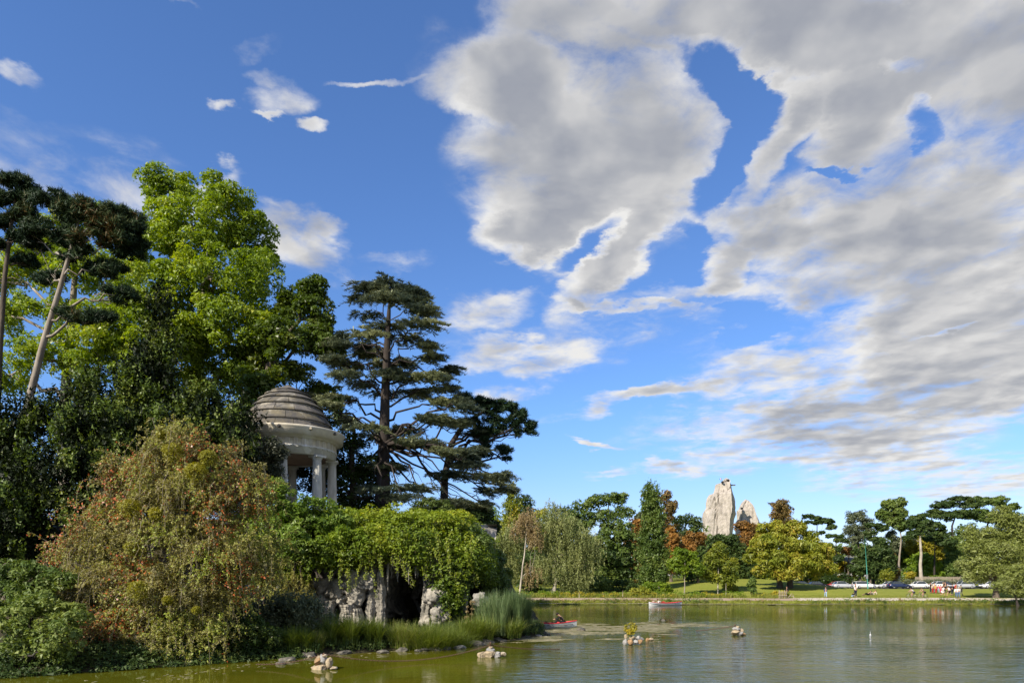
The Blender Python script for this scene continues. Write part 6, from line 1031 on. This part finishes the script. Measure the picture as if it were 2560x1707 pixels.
def person(label, loc, rz, pose='stand', h=1.7, top=(.8, .8, .78), legs=(.02, .025, .05), hair='brown', shorts=False, group=None, bag=None):
    J = {k: np.array(v) * h for k, v in POSES[pose].items()}
    t = thing('person', label, 'person', loc, rz, group=group, local=True)
    K = ['pel', 'ch', 'nk', 'hd', 'ls', 'le', 'lw', 'rs', 're', 'rw', 'lh', 'lk', 'la', 'rh', 'rk', 'ra']; pts = [J[k] for k in K]; ix = {k: i for i, k in enumerate(K)}
    R = dict(pel=.085, ch=.088, nk=.032, hd=.058, ls=.036, le=.026, lw=.018, rs=.036, re=.026, rw=.018, lh=.055, lk=.036, la=.024, rh=.055, rk=.036, ra=.024); rad = [R[k] * h for k in K]
    E = [('pel', 'ch'), ('ch', 'nk'), ('nk', 'hd'), ('ch', 'ls'), ('ls', 'le'), ('le', 'lw'), ('ch', 'rs'), ('rs', 're'), ('re', 'rw'), ('pel', 'lh'), ('lh', 'lk'), ('lk', 'la'), ('pel', 'rh'), ('rh', 'rk'), ('rk', 'ra')]; E = [(ix[a], ix[b]) for a, b in E]
    hdv = J['hd']; up = unit(hdv - J['nk'])
    pts.append(hdv + up * .045 * h); rad.append(.048 * h); E.append((ix['hd'], len(pts) - 1))
    pts.append(hdv + np.array([0, -.062, -.008]) * h); rad.append(.010 * h); E.append((ix['hd'], len(pts) - 1))            # nose
    for sx, w_, e_ in ((1, 'lw', 'le'), (-1, 'rw', 're')):                       # palm, fingers, thumb
        d = unit(J[w_] - J[e_]); sd_ = unit(np.cross(d, [0, 0, 1.]) + 1e-6); pts.append(J[w_] + d * .045 * h); rad.append((.020 * h, .012 * h)); p_ = len(pts) - 1; E.append((ix[w_], p_))
        pts.append(J[w_] + d * .09 * h + np.array([0, -.012, 0]) * h); rad.append(.009 * h); E.append((p_, len(pts) - 1))
        pts.append(J[w_] + d * .06 * h + sd_ * .02 * h); rad.append(.007 * h); E.append((p_, len(pts) - 1))
    for a_ in ('la', 'ra'):
        f = J[a_] + np.array([0, -.075, -.02]) * h; pts.append(f); rad.append(.020 * h); E.append((ix[a_], len(pts) - 1))
    skin_obj('body', pts, E, rad, SKIN, t)
    S = ['pel', 'ch', 'nk', 'ls', 'le', 'rs', 're']; mid = {a: J[a] * .4 + J[b] * .6 for a, b in (('le', 'ls'), ('re', 'rs'))}
    sp = [J['pel'] + (J['ch'] - J['pel']) * .08, J['ch'], J['nk'] * .75 + J['ch'] * .25, J['ls'], J['le'] if not shorts else mid['le'], J['rs'], J['re'] if not shorts else mid['re']]
    if not shorts: sp += [J['lw'], J['rw']]
    e = [(0, 1), (1, 2), (1, 3), (3, 4), (1, 5), (5, 6)] + ([(4, 7), (6, 8)] if not shorts else [])
    skin_obj('shirt', sp, e, [x * h for x in [.096, .102, .045, .046, .036, .046, .036] + ([.026, .026] if not shorts else [])], cloth(top), t)
    f_ = .45 if shorts else 1.
    lp = [J['pel'], J['lh'], J['lk'], J['lk'] + (J['la'] - J['lk']) * .9, J['rh'], J['rk'], J['rk'] + (J['ra'] - J['rk']) * .9]
    if shorts: lp = [J['pel'], J['lh'], J['lh'] + (J['lk'] - J['lh']) * .6, J['rh'], J['rh'] + (J['rk'] - J['rh']) * .6]; ee = [(0, 1), (1, 2), (0, 3), (3, 4)]; rr = [.090, .066, .058, .066, .058]
    else: ee = [(0, 1), (1, 2), (2, 3), (0, 4), (4, 5), (5, 6)]; rr = [.090, .064, .046, .036, .064, .046, .036]
    skin_obj('trousers' if not shorts else 'shorts', lp, ee, [x * h for x in rr], cloth(legs), t)
    mb = MB(); mb.ball(hdv + up * .028 * h + np.array([0, .012, 0]) * h, np.array([.062, .066, .062]) * h, .06, 2, 3); mb.build('hair', HAIR[hair], t)
    for a_ in ('la', 'ra'): mb = MB(); mb.ball(J[a_] + np.array([0, -.04, -.028]) * h, np.array([.028, .072, .022]) * h, 0, 2); mb.build('shoe', M_trim, t)
    for sx in (-1, 1): mb = MB(); mb.ball(hdv + np.array([sx * .020, -.054, .008]) * h, .0065 * h, 0, 1); mb.build('eye', M_dark, t)
    if bag: mb = MB(); mb.ball(J['ch'] + np.array([0, .12, 0]) * h, np.array([.08, .05, .11]) * h, .1, 2); mb.build('backpack', cloth(bag), t)
    return t
def pg(px, Y): return (GX(px, Y), Y, gz(GX(px, Y), Y) + .03)
PI = math.pi
WH, NV, DN, BK, RD_, PK, YW, KH, PB, BG, OL = (.8, .8, .78), (.02, .025, .05), (.10, .16, .26), (.012, .012, .014), (.45, .02, .02), (.60, .03, .15), (.65, .45, .02), (.25, .23, .16), (.30, .42, .55), (.55, .48, .38), (.18, .19, .10)
person('stroller in a dark blue top and pale jeans on the path', pg(2064, 102), -PI * .05, 'walk', 1.62, (.05, .07, .15), PB, 'brown')
person('man in a white shirt with arms raised on the lawn', pg(2139, 104.5), PI * .05, 'arms_up', 1.85, WH, NV, 'fair')
person('small child in black and white crouching beside the man in white', pg(2132, 103.6), .4, 'crouch', 1.2, BK, PB, 'dark')
person('person in black lying propped up on the grass', pg(2170, 108), -PI / 2, 'recline', 1.65, BK, BK, 'dark')
person('bare-shouldered sunbather in beige lying on the grass', pg(2183, 109), -PI / 2 + .3, 'recline', 1.6, BG, BG, 'brown')
person('slim person in black standing beside the little wooden gate', pg(1968, 103), -PI / 2, 'walk', 1.68, BK, BK, 'dark')
person('person in white walking in the shade under the poplar', pg(1646, 108), PI / 2, 'walk', 1.7, WH, BG, 'dark')
GK = 'group of walkers and children on the lawn'
for px, Y, h, c, lg, hr, lab in ((2327, 112, 1.75, BK, NV, 'dark', 'adult in black at the left of the group'), (2332, 111.5, 1.5, BG, RD_, 'fair', 'child in beige top and red trousers in the group'), (2340, 111, 1.42, YW, RD_, 'dark', 'child in a yellow shirt in the group'), (2346.5, 111.6, 1.35, PK, PB, 'brown', 'child in a pink top left of the other pink one'), (2352, 111, 1.38, PK, PK, 'dark', 'child all in pink in the group'), (2363, 112.5, 1.85, BK, BK, 'dark', 'tall person all in black at the right of the group'), (2336, 113, 1.6, WH, DN, 'brown', 'adult in white standing behind the yellow-shirted child'), (2358, 113.5, 1.6, WH, NV, 'fair', 'adult in white behind the pink-clad children')):
    person(lab, pg(px, Y), rng.uniform(-.6, .6) + (PI if px in (2327, 2363) else 0), 'stand', h, c, lg, hr, group=GK)
person('runner in white shirt and dark shorts, left one of the two', pg(2357, 103), PI / 2, 'run', 1.72, WH, WH, 'brown', True, group='two runners on the path')
person('runner in white shirt and black shorts, right one of the two', pg(2373, 102.5), -PI / 2, 'run', 1.75, WH, BK, 'brown', True, group='two runners on the path')
person('walker in navy with a backpack behind the right runner', pg(2381, 108), PI, 'stand', 1.75, NV, NV, 'dark', bag=BK)
person('person in red top and cap beyond the pair in jeans', pg(2390, 110), .3, 'stand', 1.7, RD_, NV, 'dark')
person('walker in white shirt and blue jeans, left of the pair', pg(2391, 101.5), -.5, 'walk', 1.6, WH, DN, 'fair', group='pair in blue jeans on the path')
person('walker in white top and blue jeans, right of the pair', pg(2397, 101.3), -.4, 'walk', 1.68, (.8, .8, .78), DN, 'grey', group='pair in blue jeans on the path')
person('person in khaki walking away behind the pair in jeans', pg(2403, 106), PI, 'walk', 1.72, KH, KH, 'dark')
# bicycles with riders
M_bike = mat('bike_paint', (.25, .25, .26), rough=.35, metal=.5)
def bike(label, px, Y, rz):
    t = thing('bicycle', label, 'bicycle', pg(px, Y), rz, local=True, group='bicycles on the path')
    for yw in (-.52, .52):
        th = np.linspace(0, 2 * PI, 29); ring = np.stack([0 * th, yw + .33 * np.cos(th), .34 + .33 * np.sin(th)], 1); mb = MB(); mb.tube(ring, .02, 6, cap=False); w_ = mb.build('wheel', M_tyre, t); mb = MB()
        for a in range(14): mb.tube([(0, yw, .34), (0, yw + .32 * math.cos(a * PI / 7), .34 + .32 * math.sin(a * PI / 7))], .004, 3)
        mb.tube([(-.03, yw, .34), (.03, yw, .34)], .03, 8); kind(mb.build('spokes', M_rim, w_), 'stuff')
    mb = MB()
    for a, b_ in (((0, .52, .34), (0, .05, .32)), ((0, .05, .32), (0, .20, .82)), ((0, .05, .32), (0, -.36, .74)), ((0, .18, .76), (0, -.36, .80)), ((0, .52, .34), (0, .18, .76)), ((0, -.38, .86), (0, -.52, .34))): mb.tube([a, b_], .017, 6)
    mb.build('frame', M_bike, t); mb = MB(); mb.tube([(.28, -.36, .96), (.1, -.38, .98), (0, -.39, .90), (-.1, -.38, .98), (-.28, -.36, .96)], .013, 6); mb.build('handlebar', M_trim, t)
    mb = MB(); mb.ball((0, .22, .86), (.07, .14, .035), 0, 2); mb.build('saddle', M_trim, t); mb = MB(); mb.tube([(.10, .0, .20), (.04, .05, .32), (-.04, .05, .32), (-.10, .10, .44)], .012, 5); mb.build('pedal_crank', M_rim, t); return t
bike('bicycle ridden by the person in white, left one', 2279, 101.2, -PI / 2 + .05); bike('bicycle ridden by the person in olive, right one', 2306, 101.6, -PI / 2 + .05)
person('cyclist in a white shirt riding the left bicycle', pg(2282, 101.2), -PI / 2 + .05, 'cycle', 1.62, WH, NV, 'dark', True); person('cyclist in an olive shirt riding the right bicycle', pg(2309, 101.6), -PI / 2 + .05, 'cycle', 1.62, OL, BK, 'brown', True)
# ------------------------------------------------------------------ rowing boats
M_hull = mat('white_boat_paint', (.62, .63, .64), (.50, .51, .52), rough=.4, scale=4); M_red = mat('red_boat_paint', (.42, .02, .03), rough=.45); M_grn = mat('dark_stripe_paint', (.05, .06, .08), rough=.5); M_wood = mat('boat_wood', (.22, .13, .07), (.15, .09, .05), rough=.6, scale=6, stretch=(1, 8, 1))
def boat(label, px, py, rz, ln=4.4):
    Y = CAMZ * F / (py - HZ); t = thing('rowing_boat', label, 'boat', (GX(px, Y), Y, 0), rz, local=True); K = 15; u = np.linspace(-1, 1, K); w = .66 * (1 - np.abs(u) ** 2.6 * np.where(u > 0, 1., .55)); w[-1] = .03; sheer = .34 + .16 * u ** 2 + .04 * (u > 0) * u; keel = -.12 + .20 * np.maximum(0, u) ** 4
    def shell(sc, dz, flip=False, lo=0., hi=1.): 
        rows = []
        for k in range(K):
            z0, z1 = keel[k] + dz, sheer[k]; sec = []
            for s in np.linspace(-1, 1, 11): a = abs(s); yy = np.sign(s) * w[k] * sc * (a ** .55) * (.82 + .18 * a); zz_ = z0 + (z1 - z0) * a ** 2.4; sec.append((u[k] * ln / 2 * (1 if sc == 1 else .985), yy, zz_))
            rows.append(sec)
        return np.array(rows).reshape(-1, 3)
    i = np.arange(K - 1)[:, None] * 11; j = np.arange(10)[None]; q = np.stack([i + j, i + j + 1, i + 11 + j + 1, i + 11 + j], -1).reshape(-1, 4)
    mb = MB(); mb.add(shell(1, 0), q, .5, 0, True); mb.more([tuple([0, k + 1, k]) for k in range(1, 10)]); mb.build('hull', M_hull, t)
    mb = MB(); mb.add(shell(.93, .035), q[:, ::-1], .5, 0, True); mb.build('interior', M_red, t)
    for sy in (-1, 1):
        mb = MB(); mb.tube(np.stack([u * ln / 2, sy * w * 1.0, sheer], 1), .028, 6); mb.build('gunwale', M_red, t)
        mb = MB(); mb.tube(np.stack([u[:-1] * ln / 2, sy * (w[:-1] * .97 + .005), sheer[:-1] * .58], 1), .022, 5); mb.build('rubbing_strake', M_grn, t)
        mb = MB(); a = np.array([-.1, sy * .62, .44]); b_ = np.array([-1.7, sy * .45, .62]); mb.tube([a + (a - b_) * .15, b_], .02, 6); mb.box(b_ + [-.22, 0, .02], (.5, .12, .02)); mb.build('oar', M_wood, t)
    for x in (-1.3, 0, 1.2): mb = MB(); mb.box((x, 0, .26), (.26, 1.0, .035)); mb.build('bench', M_wood, t)
    return t
b1 = boat('white and red rowing boat with a hunched rower beside the reeds', 1372, 1567.5, 0.03)
YB = CAMZ * F / (1567.5 - HZ); person('rower dressed in black hunched forward in the nearer boat', (GX(1406, YB), YB, .22), -PI / 2, 'sit_row', 1.75, BK, BK, 'dark')
b2 = boat('far white and red rowing boat drifting below the bank', 1664, 1512.5, 0.10, 4.6)
YB = CAMZ * F / (1512.5 - HZ); person('sunbather reclining in the far boat, left one', (GX(1640, YB), YB, .16), PI / 2 + .1, 'recline', 1.65, BG, BG, 'fair'); person('person in white reclining in the far boat, right one', (GX(1654, YB), YB, .18), PI / 2 + .1, 'recline', 1.7, WH, RD_, 'brown')
# ------------------------------------------------------------------ mast, fence, gate, posts, pavilion
mst = thing('green_mast', 'tall thin green mast rising beside the white estate car', 'mast', pg(2170, 135)); mb = MB(); a = np.array(pg(2170, 135)); b_ = P(2162, 1341, 135); mb.tube([a, a + (b_ - a) * .5, b_], [.10, .08, .05], 8); mb.build('pole', mat('green_mast_paint', (.04, .20, .16), rough=.5), mst); mb = MB(); mb.box(a + [-.22, 0, 2.4], (.35, .25, .9)); mb.build('control_box', M_rim, mst)
fn = thing('stake_fence', 'pale fence of upright stakes behind the hedge', 'fence', (GX(2345, 147.5), 147.5, ROADZ)); MST = mat('grey_stake_wood', (.36, .30, .22), (.26, .22, .17), scale=6)
xa, xb = GX(2288, 147.5), GX(2402, 147.5); NS = int((xb - xa) / .16)
mb0 = MB(); mb0.box((0, 0, .9), (.09, .04, 1.9)); sm_ = None
for k in range(NS):
    if sm_ is None: so = mb0.build('stake', MST, None); so.parent = fn; sm_ = so
    else: so = sm_.copy(); COL.objects.link(so); so.parent = fn
    so.location = (xa + (k + .5) * (xb - xa) / NS - GX(2345, 147.5), rng.normal() * .01, .55 + rng.normal() * .05)
for z in (.9, 2.0): mb = MB(); mb.box(((xa + xb) / 2, 147.55, ROADZ + z), (xb - xa, .05, .08)); mb.build('fence_rail', MST, fn)
gt = thing('wooden_gate', 'small wooden gate where the planting meets the gravel path', 'gate', pg(1955, 100.5)); a = np.array(pg(1955, 100.5))
for k in range(5): mb = MB(); mb.box(a + [k * .26 - .4, .02 * k, .62], (.08, .08, 1.25 if k in (0, 3) else 1.0)); mb.build('gate_stake', MST, gt)
for z in (.45, .85): mb = MB(); mb.box(a + [.1, -.06, z], (1.3, .04, .07)); mb.build('gate_rail', MST, gt)
bn = thing('trestle', 'low wooden trestle at the start of the gravel path', 'trestle', pg(1976, 100.6)); a = np.array(pg(1976, 100.6))
for p0, p1 in (((-.45, 0, 0), (.25, 0, .75)), ((.55, 0, 0), (.35, 0, .7)), ((-.1, 0, .35), (.5, 0, .35))): mb = MB(); mb.tube([a + p0, a + p1], .045, 5); mb.build('trestle_leg', MST, bn)
for k, (px, Y, h) in enumerate(((1448, 103, .9), (1557, 103.5, 1.1), (1508, 104, .6), (1815, 108, 1.9), (1530, 105, .5), (1399, 104, .6))):
    tag((lambda mb_: (mb_.tube([np.array(pg(px, Y)), np.array(pg(px, Y)) + [0, 0, h]], .05, 6), mb_.build('wooden_post', BARK_BIRCH if k == 3 else MST, None, pg(px, Y)))[1])(MB()), ['thin pale post right of the leaning birch trunk', 'pale post beside the yellow flowers left of the poplar', 'short pale post in the shaded planting', 'thick white-barked pole beside the young hornbeam', 'small stake in the planting near the yellow flowers', 'small stake left of the thin pale post'][k], 'post', 'posts in the planting strip')
pv = thing('pavilion', 'open pavilion with a pale grey-green pitched roof behind the trees', 'pavilion', (GX(2125, 168), 168, ROADZ)); M_roof = mat('weathered_roof', (.20, .21, .17), (.15, .155, .13), scale=2)
mb = MB(); yp = 168; A, B_, Cc, D_ = P(2108, 1398, yp), P(2152, 1416, yp), P(2166, 1392, yp + 6), P(2122, 1386, yp + 6); q = np.array([A, B_, Cc, D_]); mb.add(np.vstack([q, q - [0, 0, .25]]), [(0, 1, 2, 3), (7, 6, 5, 4), (0, 4, 5, 1), (1, 5, 6, 2), (2, 6, 7, 3), (3, 7, 4, 0)])
mb.build('roof', M_roof, pv); mb = MB(); A2, B2 = P(2070, 1412, yp), P(2090, 1406, yp + 5); q = np.array([A, A2, B2, D_]); mb.add(np.vstack([q, q - [0, 0, .2]]), [(3, 2, 1, 0), (4, 5, 6, 7), (0, 1, 5, 4), (1, 2, 6, 5), (2, 3, 7, 6), (3, 0, 4, 7)]); mb.build('roof', M_roof, pv)
for px in (2112, 2130, 2148, 2088): mb = MB(); x = GX(px, yp); mb.tube([(x, yp, ROADZ - .5), (x, yp, CAMZ + (HZ - np.interp(px, [2088, 2112, 2152], [1407, 1400, 1416])) / F * yp)], .12, 6); mb.build('roof_post', M_trim, pv)
mb = MB(); mb.box((GX(2090, yp), yp + 1, ROADZ + 2.9), (9, .4, .5)); mb.build('low_wall_top', M_white, pv)
# ducks / gull on the water
for k, (px, py) in enumerate(((2176, 1587),)):
    Y = CAMZ * F / (py - HZ); g_ = thing('small_buoy', 'small white marker float out in the open water', 'buoy', (GX(px, Y), Y, 0)); mb = MB(); mb.ball((GX(px, Y), Y, .02), .06, .05, 2); mb.build('float', M_hull, g_); mb = MB(); mb.tube([(GX(px, Y), Y, .1), (GX(px, Y), Y, .26)], .012, 5); mb.build('marker_rod', M_hull, g_)
# ------------------------------------------------------------------ tidy up
for o in bpy.data.objects:
    for k in ('_off', '_local'):
        if k in o: del o[k]
print('TRIS', sum(len(m.loops) - 2 * len(m.polygons) for m in bpy.data.meshes))
